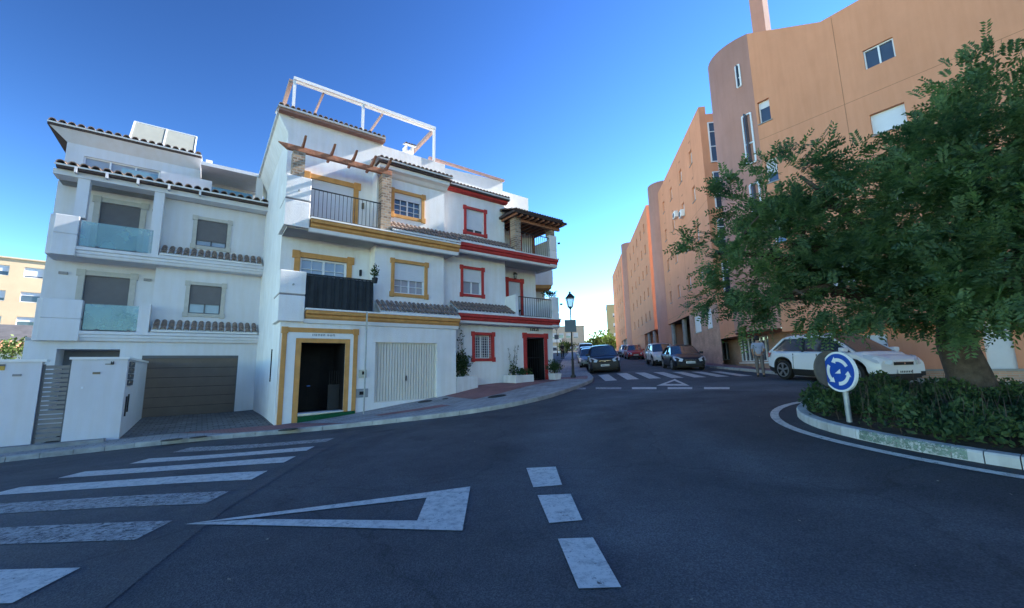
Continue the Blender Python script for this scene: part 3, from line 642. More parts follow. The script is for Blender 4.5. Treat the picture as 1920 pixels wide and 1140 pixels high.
# side overhang of roof tiles at the top
MB().box(-3.70,.42,.80,1.08,11.44,11.54).build('fascia',mat('pinkish_fascia',(.33,.19,.15),.8,.1,6),Y)
tiles(Y,-3.74,.42,1.9,11.9,.74,11.60,rows=3)
MB().box(-3.74,.42,1.08,8.8,11.42,11.52).build('roof_slab',whiteT,Y)
cv=MB(); cv.add([(-3.302,1.1,10.7),(-3.302,8.8,10.7),(-3.66,8.8,11.42),(-3.66,1.1,11.42),(-3.3,1.1,11.42),(-3.3,8.8,11.42)],[(0,1,2,3),(0,3,4),(1,5,2)]); cv.build('eave_cove',white,Y)
# roof metal frame
ztop=13.05
for s in (-3.2,-.5,2.9): MB().box(s-.05,s+.05,1.05,1.15,11.42,ztop).build('roof_frame_post',whiteT,Y)
MB().box(-3.25,2.95,1.02,1.10,ztop,ztop+.12).build('roof_frame_beam',whiteT,Y); MB().box(-3.25,2.95,1.13,1.21,ztop-.05,ztop+.09).build('roof_frame_beam',whiteT,Y)
for s in (-3.2,2.9): MB().box(s-.05,s+.05,5.0,5.1,11.4,ztop).build('roof_frame_post',whiteT,Y)
for s,hw_ in ((-3.32,.07),(2.9,.07),(-2.1,.035),(.4,.035)): MB().box(s-hw_,s+hw_,1.22,5.2,ztop-.06-hw_*.5,ztop+hw_).build('awning_bar',mat('faded_pinkish_wood',(.45,.31,.25),.7,.15,6),Y)
ch=MB(); cs=F(765,285,3.0); cx=cs[0]; ch.box(cx-.22,cx+.22,2.8,3.2,11.4,cs[1]+.0); chh=ch.build('chimney',white,Y)
for q in (-.17,.17): MB().box(cx+q-.05,cx+q+.05,2.8,3.2,cs[1],cs[1]+.22).build('chimney_leg',white,chh)
tiles(chh,cx-.3,cx+.3,3.0,cs[1]+.38,2.65,cs[1]+.24,name='chimney_cap',rows=1,pitch=.15)
# wooden pergola on top balcony
pg=MB(); zb=9.48
pg.box(-3.45,.42,-.12,.02,zb,zb+.2); pg.add([(-3.75,-.10,zb+.2),(-3.45,-.12,zb),(-3.45,-.12,zb+.2),(-3.75,.0,zb+.2),(-3.45,.02,zb),(-3.45,.02,zb+.2)],[(0,1,2),(3,5,4),(0,2,5,3),(0,3,4,1)])
pgo=pg.build('pergola_beam',woodM,Y,bevel=.01)
for s in (-2.95,-1.95,-1.15,-.42,.18):
    r=MB(); pts=[(-.62,zb+.30),(-.5,zb+.20),(-.2,zb+.06),(.0,zb+.04),(.55,zb+.04),(.66,zb+.12),(.55,zb+.18),(.0,zb+.20),(-.2,zb+.22),(-.5,zb+.33)]
    r.extr([(s-.035,y,z+.12) for y,z in pts],(.07,0,0)); r.build('rafter',woodM,Y)
for s in (-3.05,.22):
    MB().box(s-.2,s+.2,-.1,.3,(8.52 if s<0 else 7.05),zb).build('stone_pier',stoneM,Y)
rail(Y,-2.6,0.02,7.08,8.22,-.02,18)
# mid balcony screen
sc=MB(); n=17
for i in range(n):
    x0=-2.6+2.42*i/n; x1=-2.6+2.42*(i+1)/n; sc.quad((x0,-.02,3.72),(x1,-.045 if i%2 else -.02,3.72),(x1,-.045 if i%2 else -.02,4.92),(x0,-.02,4.92)); sc.box(x0-.012,x0+.012,-.06,-.02,3.7,4.95)
sc.box(-2.6,-.16,-.065,-.0,4.93,4.98); sc.build('balcony_screen',fenceB,Y)
lamp=MB(); lamp.box(-.42,-.34,1.0,1.1,5.35,5.6); lamp.build('wall_lamp',iron,Y)
lamp=MB(); lamp.box(-.42,-.34,1.0,1.1,8.25,8.5); lamp.build('wall_lamp',mat('bronze_lamp',(.20,.16,.10),.5,.1,8),Y)
MB().box(-.6,-.52,1.05,1.1,3.9,5.0).build('downpipe',whiteT,Y)
# ---------------- red-trimmed house
Rr=empty('townhouse',(G0[0],G0[1],0),TH,'white townhouse with bright red window frames and bands on the street corner','house','townhouses on the left side of the street')
dg=.6
ro=FR(985,636,1020,636,1022,712,990,716,dg); ro=(7.92,9.12,.80,3.0)
wg=FR(889,628,922,629,922,673,890,671,dg); wr1=FR(868,503,903,508,902,553,868,551,.85); wr2=FR(874,390,907,400,907,440,874,434,.85)
mb=MB(); wall(mb,3.5,9.75,-.8,3.62,dg,[(*wg,.3),(*ro,1.3)])
sb=[F(947,540,.85)[0],F(947,460,.85)[0]]; se=(sb[0]+sb[1])/2
wall(mb,3.12,se,3.9,6.95,.85,[(*wr1,.15)]); wall(mb,3.12,se,7.25,10.2,.85,[(*wr2,.15)])
rd1=(F(950,525,1.9)[0]+.1,F(975,530,1.9)[0],4.1,F(975,530,1.9)[1]); rd2=(F(960,430,1.9)[0],F(972,430,1.9)[0],7.4,F(965,428,1.9)[1])
wall(mb,se,9.75,3.9,6.95,1.9,[(*rd1,.15)]); wall(mb,se,9.75,7.25,10.2,1.9,[(*rd2,.15)])
for z0,z1 in ((3.9,6.95),(7.25,10.2)): mb.quad((se,.85,z0),(se,1.9,z0),(se,1.9,z1),(se,.85,z1))
mb.quad((9.75,dg,-.8),(9.75,9,-.8),(9.75,9,3.62),(9.75,dg,3.62)); mb.quad((9.75,1.9,3.6),(9.75,9,3.6),(9.75,9,10.2),(9.75,1.9,10.2)); mb.quad((3.12,.85,10.2),(9.75,1.9,10.2),(9.75,9,10.2),(3.12,9,10.2)); mb.quad((3.5,9,-.8),(9.75,9,-.8),(9.75,9,10.2),(3.5,9,10.2))
mb.build('wall',white,Rr)
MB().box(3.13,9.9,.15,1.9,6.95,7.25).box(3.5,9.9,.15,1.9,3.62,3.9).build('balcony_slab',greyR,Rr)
for zb in (3.6,6.88):
    mould(Rr,3.6,9.75,[(-.1,zb+.02),(.10,zb+.02),(.16,zb+.09),(.15,zb+.17),(.24,zb+.2),(.24,zb+.33),(-.1,zb+.33)],redp,'moulding',.15)
    mould(Rr,3.6,9.75,[(-.1,zb-.10),(.06,zb-.08),(.10,zb+.02),(-.1,zb+.02)],whiteT,'moulding',.15)
    mould(Rr,3.6,9.80,[(-.1,zb+.332),(.27,zb+.332),(.27,zb+.39),(-.1,zb+.39)],whiteT,'coping',.15)
tiles(Rr,3.62,se+.05,.84,4.56,.0,4.04,pitch=.19); tiles(Rr,3.62,se+.05,.84,7.86,.0,7.33,pitch=.19)
mould(Rr,3.2,se+.1,[(0,9.97),(.14,9.98),(.22,10.02),(.24,10.12),(0,10.12)],redp,'cornice',.85)
MB().box(3.2,se+.15,.5,.9,10.12,10.17).build('eave_board',board,Rr); tiles(Rr,3.2,se+.15,1.7,10.62,.48,10.24,pitch=.19,rows=3)
for w,d in ((wg,dg),(wr1,.85),(wr2,.85)): surround(Rr,*w,d,.13,redp,ear=.05)
surround(Rr,*ro,dg,.2,redp,ear=.06,bottom=False,name='door_surround')
mb=MB(); a,b,c,e=wg
mb.quad((a+.002,dg,c),(a+.002,dg+.3,c),(a+.002,dg+.3,e),(a+.002,dg,e)); mb.quad((b-.002,dg,c),(b-.002,dg+.3,c),(b-.002,dg+.3,e),(b-.002,dg,e)); mb.quad((a,dg,e-.002),(b,dg,e-.002),(b,dg+.3,e-.002),(a,dg+.3,e-.002)); mb.quad((a,dg,c+.002),(b,dg,c+.002),(b,dg+.3,c+.002),(a,dg+.3,c+.002)); mb.build('window_reveal',redp,Rr)
window(Rr,*wg,dg+.25,frameW,winG,0,None,2,1); gr=MB()
for i in range(9):
    x=a+(b-a)*i/8; gr.box(x-.008,x+.008,dg+.08,dg+.096,c,e)
for i in range(1,9):
    z=c+(e-c)*i/9; gr.box(a,b,dg+.097,dg+.107,z-.007,z+.007)
gr.build('window_grille',frameW,Rr)
window(Rr,*wr1,.97,frameW,winL,.5,shutW,2,2,False); window(Rr,*wr2,.97,frameW,winG,.86,shutW,2,1,False)
for rdx in (rd1,rd2):
    surround(Rr,*rdx,1.9,.18,redp,ear=.06,bottom=False); window(Rr,*rdx,2.02,frameW,winL,.97 if rdx is rd1 else .5,shutW,1,1,name='balcony_door')
# entrance
mb=MB(); a,b,c,e=ro
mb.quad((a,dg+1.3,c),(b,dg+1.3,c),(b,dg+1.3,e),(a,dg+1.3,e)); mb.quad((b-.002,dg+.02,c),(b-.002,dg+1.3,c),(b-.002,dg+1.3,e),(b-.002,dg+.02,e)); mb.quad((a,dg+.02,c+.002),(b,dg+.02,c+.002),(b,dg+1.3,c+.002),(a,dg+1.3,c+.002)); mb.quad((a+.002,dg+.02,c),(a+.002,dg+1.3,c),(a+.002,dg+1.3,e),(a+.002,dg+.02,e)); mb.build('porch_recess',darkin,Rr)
gt=MB(); 
for i in range(8): x=a+.06+(b-a-.12)*i/7; gt.box(x-.01,x+.01,dg+.35,dg+.37,c,c+2.1)
gt.box(a,b,dg+.34,dg+.38,c+1.15,c+1.19); gt.box(a,b,dg+.34,dg+.38,c+.05,c+.09); gt.build('entrance_gate',iron,Rr)
MB().box(a+.1,a+.75,dg+.9,dg+.95,c,c+1.25).build('inner_panel',mat('pale_grey_panel',(.28,.30,.34),.7,.1,4),Rr)
mb=MB(); x=F(994,618,dg)[0]; zz=F(994,618,dg)[1]-.07
for k,(wd) in enumerate((.09,.08,.1,.08)):
    mb.box(x,x+.025,dg-.03,dg-.002,zz,zz+.15); mb.box(x+wd,x+wd+.02,dg-.03,dg-.002,zz,zz+.15 if k%2 else zz+.08); mb.box(x,x+wd,dg-.03,dg-.002,zz+.13 if k!=2 else zz,zz+.15 if k!=2 else zz+.02); x+=wd+.06
mb.build('house_number',iron,Rr)
# balconies at the corner
for zb,zt in ((3.55,5.15),(6.85,8.55)):
    s0=9.3; pm=MB(); zm_=(zb+zt)/2
    for (za,zc,o) in ((zb,zm_-.03,0),(zm_-.03,zm_+.03,.03),(zm_+.03,zt,0)):
        pm.add([(s0-.05+o,.02+o,za),(s0+.45-o,.02+o,za),(s0+.72-o,.35+o,za),(s0+.72-o,2.0,za),(s0+.55,2.0,za),(s0+.55,.45,za),(s0+.35,.25,za),(s0-.05+o,.25,za),
                (s0-.05+o,.02+o,zc),(s0+.45-o,.02+o,zc),(s0+.72-o,.35+o,zc),(s0+.72-o,2.0,zc),(s0+.55,2.0,zc),(s0+.55,.45,zc),(s0+.35,.25,zc),(s0-.05+o,.25,zc)],
               [(0,1,9,8),(1,2,10,9),(2,3,11,10),(3,4,12,11),(4,5,13,12),(5,6,14,13),(6,7,15,14),(7,0,8,15),(0,7,6,5,4,3,2,1),(8,9,10,11,12,13,14,15)])
    pm.build('balcony_parapet',white,Rr); MB().tube((s0+.62,.1,zt-.35),(s0+.7,.0,zt-.35),.05,n=10).build('drain_spout',iron,Rr)
    rail(Rr,se+.1,s0-.05,zb+.42,zt-.15,.08,16); MB().box(se-.02,se+.16,.0,.85,zb+.4,zb+(1.5 if zb<4 else .5)).build('balcony_end_wall',white,Rr)
# gazebo roof over the top balcony
zr=F(940,395,0)[1]
for s,m_ in ((se+.2,stoneM),): MB().box(s-.2,s+.18,-.05,.35,7.3,zr+.1).build('stone_pier',stoneM,Rr)
MB().box(9.35,9.7,.1,.45,8.55,zr-.25).box(9.28,9.78,.03,.5,zr-.25,zr-.12).build('stone_pier',stoneM,Rr)
MB().box(9.5,9.6,1.7,1.8,7.2,zr).build('roof_post',woodM,Rr)
gz=MB(); a0,a1,y0,y1=se-.35,10.1,-.5,2.3; zc=zr+.62
ap0=(se+.5,1.3,zc+.1); ap1=(9.0,1.3,zc+.1)
gz.add([(a0,y0,zr),(a1,y0,zr),(a1,y1,zr),(a0,y1,zr),ap0,ap1,(a0,y0,zr-.1),(a1,y0,zr-.1),(a1,y1,zr-.1),(a0,y1,zr-.1)],[(0,1,5,4),(1,2,5),(2,3,4,5),(3,0,4),(0,6,7,1),(1,7,8,2),(2,8,9,3),(3,9,6,0),(6,9,8,7)])
gzo=gz.build('gazebo_roof',board,Rr); tiles(gzo,a0+.05,a1-.3,.9,zr+.45,y0-.03,zr+.02,m=tileM,pitch=.17,rows=3,mortar=False)
rf=MB()
for i in range(10): x=a0+.2+(a1-a0-.4)*i/9; rf.box(x-.04,x+.04,y0+.05,y1-.1,zr-.2,zr-.1)
rf.build('rafter',woodM,Rr)
MB().box(se+.1,10.0,-.02,.12,zr-.34,zr-.2).build('roof_beam',woodM,Rr)
# set-back roof storeys behind
rs=MB(); 
p0=F(805,308,3.); p1=F(942,340,3.); rs.add([(p0[0],3,10),(p1[0],3,10),(p1[0],3,p1[1]),(p0[0],3,p0[1]),(p0[0],7,10),(p1[0],7,10),(p1[0],7,p1[1]+.1),(p0[0],7,p0[1]+.1)],[(0,1,2,3),(4,7,6,5),(3,2,6,7),(0,3,7,4),(1,5,6,2)])
p2=F(990,372,4.); rs.box(p1[0]-1.0,p2[0],4,8,10,p2[1]); rs.build('roof_storey',whiteT,Rr)
MB().box(p0[0]-.05,p1[0]+.1,2.9,3.05,p1[1]-.02,p1[1]+.1).build('parapet_coping',mat('pink_coping',(.42,.28,.25),.9,.1,6),Rr)
def wall_lantern(parent,s,d,z):
    l=MB(); l.box(s-.015,s+.015,d-.2,d,z+.1,z+.13); l.add([(s-.1,d-.3,z),(s+.1,d-.3,z),(s+.1,d-.1,z),(s-.1,d-.1,z),(s,d-.2,z+.14)],[(0,1,4),(1,2,4),(2,3,4),(3,0,4),(0,3,2,1)])
    for x,y in ((-.07,-.27),(.07,-.27),(.07,-.13),(-.07,-.13)): l.bar((s+x,d+y,z),(s+x*.7,d-.2+(y+.2)*.7,z-.22),.015)
    l.box(s-.05,s+.05,d-.25,d-.15,z-.24,z-.22); lo=l.build('wall_lantern',iron,parent); g=MB().box(s-.05,s+.05,d-.25,d-.15,z-.21,z-.01).build('lantern_glass',lantG,lo); return lo
wall_lantern(Rr,rd1[0]+.35,1.9,rd1[3]+.38)
# ---------------- left house with glass balconies
dL=7.0
Lh=empty('townhouse',(G0[0],G0[1],0),TH,'pale modern townhouse with green glass balconies and a brown garage door','house','townhouses on the left side of the street')
gl=FR(265,666,448,668,443,773,255,785,dL); gl=(-7.38,-4.02,-.28,2.3)
z1,z2=3.0,6.33
wl1=FR(357,534,416,538,412,590,352,587,dL+.5); wl2=FR(371,413,427,418,424,466,366,460,dL+.5)
dr1=FR(158,516,242,522,238,600,150,600,dL+1.1); dr2=FR(187,378,262,390,258,470,180,470,dL+1.1)
dr1=(dr1[0],dr1[1],z1+.25,dr1[3]); dr2=(dr2[0],dr2[1],z2+.25,dr2[3])
sLx=-10.7; sp_=F(300,420,dL)[0]; sR=-3.3
mb=MB(); 
op=(F(104,660,dL)[0],F(224,660,dL)[0],.2,2.55)
wall(mb,sLx,sR,-1.2,z1-.15,dL+.12,[(*gl,.18),(*op,1.2)])
wall(mb,sp_,sR,z1+.15,z2-.1,dL+.5,[(*wl1,.12)]); wall(mb,sp_,sR,z2+.25,9.55,dL+.5,[(*wl2,.12)])
wall(mb,sLx,sp_,z1+.15,z2-.1,dL+1.1,[(*dr1,.14)]); wall(mb,sLx,sp_,z2+.25,9.55,dL+1.1,[(*dr2,.14)])
for a,b in ((z1+.15,z2-.1),(z2+.25,9.55)): mb.quad((sp_,dL+.5,a),(sp_,dL+1.1,a),(sp_,dL+1.1,b),(sp_,dL+.5,b))
mb.quad((sLx,dL+1.1,-1.2),(sLx,dL+9,-1.2),(sLx,dL+9,9.4),(sLx,dL+1.1,9.4))
mb.quad((sLx,dL+.12,-1.2),(sLx,dL+1.1,-1.2),(sLx,dL+1.1,z1),(sLx,dL+.12,z1))
mb.build('wall',whiteL,Lh)
# terrace storey (set back a little) with wide glass
tw=FR(160,292,312,335,312,338,158,306,dL+1.6)
tb=MB(); dt=dL+1.6; p=F(105,240,dt); xr=F(378,305,dt)
zt0=F(375,312,dt)[1]
gA=F(158,290,dt); gB=F(310,328,dt); tops=gA[1]
tb.add([],[])
xL=-10.72; xR=xr[0]
wall(tb,xL,xR,9.4,zt0+.25,dt,[(gA[0],gB[0]-.2,9.6,gA[1]-.05,.2)]); tb.quad((xL,dt,9.4),(xL,dt+7,9.4),(xL,dt+7,zt0+.25),(xL,dt,zt0+.25)); tb.quad((xL,dt,zt0+.25),(xR,dt,zt0+.25),(xR,dt+7,zt0+.25),(xL,dt+7,zt0+.25)); tb.quad((xR,dt,9.4),(xR,dt+7,9.4),(xR,dt+7,zt0+.25),(xR,dt,zt0+.25)); tb.quad((xR,dt+7,9.4),(xL,dt+7,9.4),(xL,dt+7,zt0+.25),(xR,dt+7,zt0+.25))
tb.build('top_storey',whiteL,Lh)
window(Lh,gA[0],gB[0]-.2,9.6,gA[1]-.05,dt+.1,frameW,winL,0,None,3,1)
zz=zt0+.25; MB().box(xL-.55,xR,dt-.45,dt,zz,zz+.1).box(xL-.55,xL,dt,dt+7,zz,zz+.1).build('eave_board',board,Lh)
cvm=MB(); cvm.add([(xL,dt,zz-.45),(xR,dt,zz-.45),(xR,dt-.4,zz),(xL-.5,dt-.4,zz),(xR,dt,zz),(xL,dt,zz)],[(0,1,2,3),(1,4,2),(0,3,5)]); cvm.build('eave_cove',whiteL,Lh)
tiles(Lh,xL-.55,xR,dt+1.8,zz+.65,dt-.5,zz+.14,pitch=.29,rows=4)
for sx in (F(249,262,dt+1.2)[0],F(309,280,dt+1.2)[0]):
    sm=MB(); z0=zz+.55; sm.add([(sx,dt+.35,z0),(sx+1.2,dt+.35,z0),(sx+1.2,dt+1.15,z0+1.25),(sx,dt+1.15,z0+1.25),(sx,dt+.43,z0-.06),(sx+1.2,dt+.43,z0-.06),(sx+1.2,dt+1.23,z0+1.19),(sx,dt+1.23,z0+1.19)],[(0,1,2,3),(4,7,6,5),(0,4,5,1),(2,6,7,3),(0,3,7,4),(1,5,6,2)]); so=sm.build('solar_panel',solar,Lh)
    MB().bar((sx,dt+.35,z0),(sx,dt+1.15,z0+1.25),.05).bar((sx+1.2,dt+.35,z0),(sx+1.2,dt+1.15,z0+1.25),.05).bar((sx,dt+.35,z0),(sx+1.2,dt+.35,z0),.05).bar((sx,dt+1.15,z0+1.25),(sx+1.2,dt+1.15,z0+1.25),.05).bar((sx+.1,dt+1.2,z0-.4),(sx+.1,dt+1.2,z0+1.2),.03).bar((sx+1.1,dt+1.2,z0-.4),(sx+1.1,dt+1.2,z0+1.2),.03).build('panel_frame',frameW,so)
# right terrace part with thin roof and glass, chimney
a=F(378,312,dt+.3); b=F(470,350,dt-.9)
rb=MB(); za=F(380,316,dt)[1]; 
rb.box(xR+.02,sR-.12,dt-1.0,dt+4,za-.22,za-.05); rb.box(sR-.5,sR-.2,dt-.95,dt-.6,9.6,za-.22); rb.quad((xR,dt+1.2,9.4),(sR,dt+1.2,9.4),(sR,dt+1.2,za-.2),(xR,dt+1.2,za-.2)); rb.box(xR-1.4,xR+.5,dt-.75,dt-.55,9.6,za-.85)
rb.build('terrace_canopy',whiteL,Lh)
MB().box(xR+.6,sR-.55,dt+1.0,dt+1.04,9.5,za-.5).build('terrace_glazing',terG,Lh)
MB().box(xL+1.9,xR-1.5,dt-.72,dt-.70,9.55,10.55).build('terrace_glass_rail',terG,Lh); MB().box(xR+.5,sR-.6,dt-.72,dt-.70,9.55,10.5).build('terrace_glass_rail',terG,Lh)
cx=F(392,308,dt+1.5); MB().box(cx[0]-.14,cx[0]+.14,dt+1.3,dt+1.7,10.8,cx[1]+.15).build('chimney',whiteT,Lh)
# slabs & mouldings
for z,nm in ((z1,0),(z2,1)):
    MB().box(sLx+.3,sR,dL,dL+1.1,z-.14,z+.24).build('balcony_slab',whiteL,Lh)
    mould(Lh,sLx+.9,sR,[(0,z-.12),(.05,z-.12),(.08,z-.02),(.12,z),(.12,z+.1),(.18,z+.13),(.18,z+.25),(0,z+.25)],whiteL,'moulding',dL)
    pm=MB(); za_,zb_=z-.15,z+1.45; zm_=(za_+zb_)/2+.05
    e_=F(152,600,dL-.1)[0] if z==z1 else F(145,450,dL-.1)[0]
    pm.box(sLx+.35,e_,dL-.2,dL+.1,za_,zm_-.015); pm.box(sLx+.37,e_-.02,dL-.18,dL+.1,zm_-.015,zm_+.015); pm.box(sLx+.35,e_,dL-.2,dL+.1,zm_+.015,zb_); pm.box(sLx+.2,sLx+.35,dL-.1,dL+1.12,za_,zb_)
    pm.build('balcony_parapet',whiteL,Lh,bevel=.015)
    s_r=sp_-.12
    glp=MB().box(e_+.06,s_r-.05,dL-.1,dL-.08,z+.3,z+1.32).build('glass_balustrade',balG,Lh)
    bk=MB()
    for q in (.25,.75): x=e_+(s_r-e_)*q; bk.box(x-.05,x+.05,dL-.13,dL-.05,z+.24,z+.34)
    bk.build('glass_clamp',frameD,Lh)
    tiles(Lh,sp_+.1,sR-.05,dL+.49,z+.80,dL-.15,z+.34,pitch=.25)
MB().box(sp_-.35,sp_+.02,dL-.12,dL+.3,z1+.2,z1+1.45).build('balcony_pier',whiteL,Lh)
MB().box(sp_-.28,sp_+.06,dL-.1,dL+.3,z2+.2,9.5).build('column',whiteL,Lh); MB().box(sLx+.8,sLx+1.15,dL-.1,dL+.25,z2+1.45,9.5).build('column',whiteL,Lh)
MB().box(sLx+.1,sR,dL-.15,dL+.5,9.4,9.62).build('cornice',whiteL,Lh); MB().box(sLx+.2,sR,dL-.35,dL-.15,9.62,9.7).build('eave_board',board,Lh)
tiles(Lh,sLx+.15,sR,dL+1.3,10.2,dL-.4,9.76,pitch=.33,rows=3); MB().box(sLx+.15,sR,dL+.5,dt+7,9.38,9.42).build('terrace_floor',conc,Lh)
for i in range(5):
    x=F(140+i*58,340+i*14,dL-.3)[0]; MB().box(x-.04,x+.04,dL-.42,dL-.15,9.5,9.74).build('eave_bracket',whiteL,Lh)
for w in (wl1,wl2): surround(Lh,*w,dL+.5,.15,cream,ear=.04)
window(Lh,*wl1,dL+.6,frameD,winL,.66,shutG,2); window(Lh,*wl2,dL+.6,frameD,winL,.78,shutG,2)
for D in (dr1,dr2): surround(Lh,*D,dL+1.1,.2,cream,ear=.06,bottom=False); window(Lh,*D,dL+1.22,frameD,winG,.97,shutG,2,name='balcony_door')
for px,py in ((119,512),(277,525),(152,371),(293,396)):
    s,z=F(px,py,dL+1.1); MB().box(s-.13,s+.13,dL+1.02,dL+1.1,z-.05,z+.05).build('wall_lamp',mat('grey_lamp',(.28,.27,.28),.5,.1,6),Lh)
g=MB(); a,b,c,e=gl; n=6
for i in range(n):
    h_=(e-.12-c)/n; g.box(a+.03,b-.03,dL+.2,dL+.24,c+i*h_+.012,c+(i+1)*h_-.004)
    for k in range(1,4): g.box(a+.03,b-.03,dL+.195,dL+.2,c+i*h_+k*h_/4-.004,c+i*h_+k*h_/4+.004)
gd=g.build('garage_door',garB,Lh); MB().box(a,b,dL+.16,dL+.28,e-.12,e).box(a,a+.03,dL+.16,dL+.28,c,e-.12).box(b-.03,b,dL+.16,dL+.28,c,e-.12).build('door_frame',frameD,gd)
MB().box(a+.03,b-.03,dL+.241,dL+.26,c,e-.1).build('backing',darkin,gd)
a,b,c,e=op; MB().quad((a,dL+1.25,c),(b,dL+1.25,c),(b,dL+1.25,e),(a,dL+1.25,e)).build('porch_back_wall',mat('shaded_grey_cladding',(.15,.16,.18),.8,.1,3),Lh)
# ================================================================== FRONT WALLS OF THE LEFT HOUSE
def hv(s,d): x,y=gp(s,d); return H(x,y)+KH
dF=1.2
gw=empty('garden_wall',(G0[0],G0[1],0),TH,'white rendered garden wall between the slatted gate and the brown garage, with letter boxes on its side','garden wall')
s0,s1=-8.36,-7.17
m=MB(); m.box(s0,s1,dF,dF+.25,-1,1.98); m.box(s1-.25,s1,dF+.25,dL-.05,-1,1.98); m.build('wall',whiteL,gw)
m=MB(); m.box(s0-.05,s1+.04,dF-.05,dF+.3,1.98,2.05); m.box(s1-.29,s1+.04,dF+.3,dL-.06,1.98,2.05); m.build('coping',whiteT,gw)
lb=MB(); 
for i in range(4):
    for j in range(2): lb.box(s1,s1+.05,dF+.35+j*.5,dF+.80+j*.5,1.18+i*.19,1.35+i*.19)
lbo=lb.build('letter_box',frameD,gw); l2=MB()
for i in range(4):
    for j in range(2): l2.box(s1+.05,s1+.056,dF+.40+j*.5,dF+.75+j*.5,1.27+i*.19,1.30+i*.19)
l2.build('letter_slot',chrome,lbo)
MB().box(s1,s1+.03,dF+.5,dF+.62,.25,.85).box(s1,s1+.03,dF+.95,dF+1.07,.35,.9).build('vent_slot',iron,gw)
def px2(px,py): return F(px,py,dF)
s,z=px2(181,699.5); MB().box(s-.08,s+.08,dF-.03,dF,z-.03,z+.03).build('wall_lamp',mat('bronze_fitting',(.22,.17,.11),.5,.1,6),gw)
s,z=px2(154,727); MB().box(s-.02,s+.02,dF-.02,dF,z-.03,z+.03).build('intercom',frameW,gw)
s,z=px2(208,682); nm=MB(); nm.box(s-.12,s+.02,dF-.03,dF-.005,z-.02,z+.0).box(s+.0,s+.07,dF-.03,dF-.005,z-.025,z+.015).box(s+.0,s+.015,dF-.03,dF-.005,z,z+.07).box(s+.05,s+.065,dF-.03,dF-.005,z,z+.07).box(s+.0,s+.06,dF-.03,dF-.005,z+.03,z+.045); nm.build('house_number',iron,gw)
g2=empty('garden_wall',(G0[0],G0[1],0),TH,'white rendered garden wall left of the slatted gate','garden wall')
MB().box(-15,-8.93,dF,dF+.25,-1,1.92).build('wall',whiteL,g2); MB().box(-15,-8.84,dF-.05,dF+.3,1.92,1.99).build('coping',whiteT,g2)
s,z=px2(32,703.5); MB().box(s-.08,s+.08,dF-.03,dF,z-.03,z+.03).build('wall_lamp',mat('grey_lamp'  ,(.28,.27,.28)),g2)
s,z=px2(0,688); MB().box(s-.3,s+.09,dF-.02,dF,z-.09,z+.02).build('number_plate',mat('yellow_sign',(.55,.33,.06),.5,.1,6),g2)
MB().box(s-.3,s+.09,dF-.021,dF-.0,z+.02,z+.07).build('number_plate',frameD,g2)
MB().box(-15,-7.45,dF-.35,dF,-1,-.30).build('plinth_step',conc,g2)
gt=empty('slatted_gate',(G0[0],G0[1],0),TH,'grey horizontal slatted pedestrian gate between two white walls','gate')
m=MB(); n=17
for i in range(n): z0=-.27+i*(2.12/n); m.box(-8.88,-8.40,dF+.08,dF+.12,z0,z0+2.12/n*.76)
m.build('slats',mat('grey_metal_slats',(.21,.20,.195),.5,.06,5,metal=.2),gt); MB().box(-8.92,-8.88,dF+.06,dF+.14,-.5,1.85).box(-8.40,-8.37,dF+.06,dF+.14,-.5,1.85).build('gate_frame',frameD,gt)
# ================================================================== GENERIC BUILDINGS
def block(name,label,x,y,rz,w,dp,z0,z1,m,rows,cols,z_first,fh,ww=1.1,wh=1.2,shut=shutW,roofm=None,cat='building',group=None,margin=1.2,balc=False):
    t=empty(name,(x,y,0),rz,label,cat,group); mb=MB(); ops=[]
    for r in range(rows):
        for c in range(cols):
            cx=margin+(w-2*margin)*(c+.5)/cols; zz=z_first+r*fh; ops.append((cx-ww/2,cx+ww/2,zz,zz+wh))
    wall(mb,0,w,z0,z1,0,ops,.2); mb.quad((0,0,z0),(0,dp,z0),(0,dp,z1),(0,0,z1)); mb.quad((w,0,z0),(w,dp,z0),(w,dp,z1),(w,0,z1)); mb.quad((0,dp,z0),(w,dp,z0),(w,dp,z1),(0,dp,z1)); mb.quad((0,0,z1),(w,0,z1),(w,dp,z1),(0,dp,z1))
    mb.build('wall',m,t)
    for i,o in enumerate(ops):
        f=MB(); f.box(o[0],o[0]+.06,.12,.2,o[2],o[3]); f.box(o[1]-.06,o[1],.12,.2,o[2],o[3]); f.box(o[0]+.06,o[1]-.06,.12,.2,o[3]-.06,o[3]); f.box(o[0]+.06,o[1]-.06,.12,.2,o[2],o[2]+.06); fo=f.build('window',frameW,t)
        k=.35+.6*((i*7)%5)/5; zz=o[3]-(o[3]-o[2])*k; MB().box(o[0]+.06,o[1]-.06,.14,.16,zz,o[3]-.06).build('roller_shutter',shut,fo); MB().box(o[0]+.06,o[1]-.06,.17,.18,o[2]+.06,o[3]-.06).build('pane',winG,fo)
    if balc:
        for r in range(rows): MB().box(.6,w*.42,-.8,-.002,z_first-1+r*fh,z_first-.1+r*fh).build('balcony_parapet',whiteT,t)
    MB().box(-.15,w+.15,-.15,dp+.15,z1+.002,z1+.18).build('roof_edge',roofm or m,t)
    return t
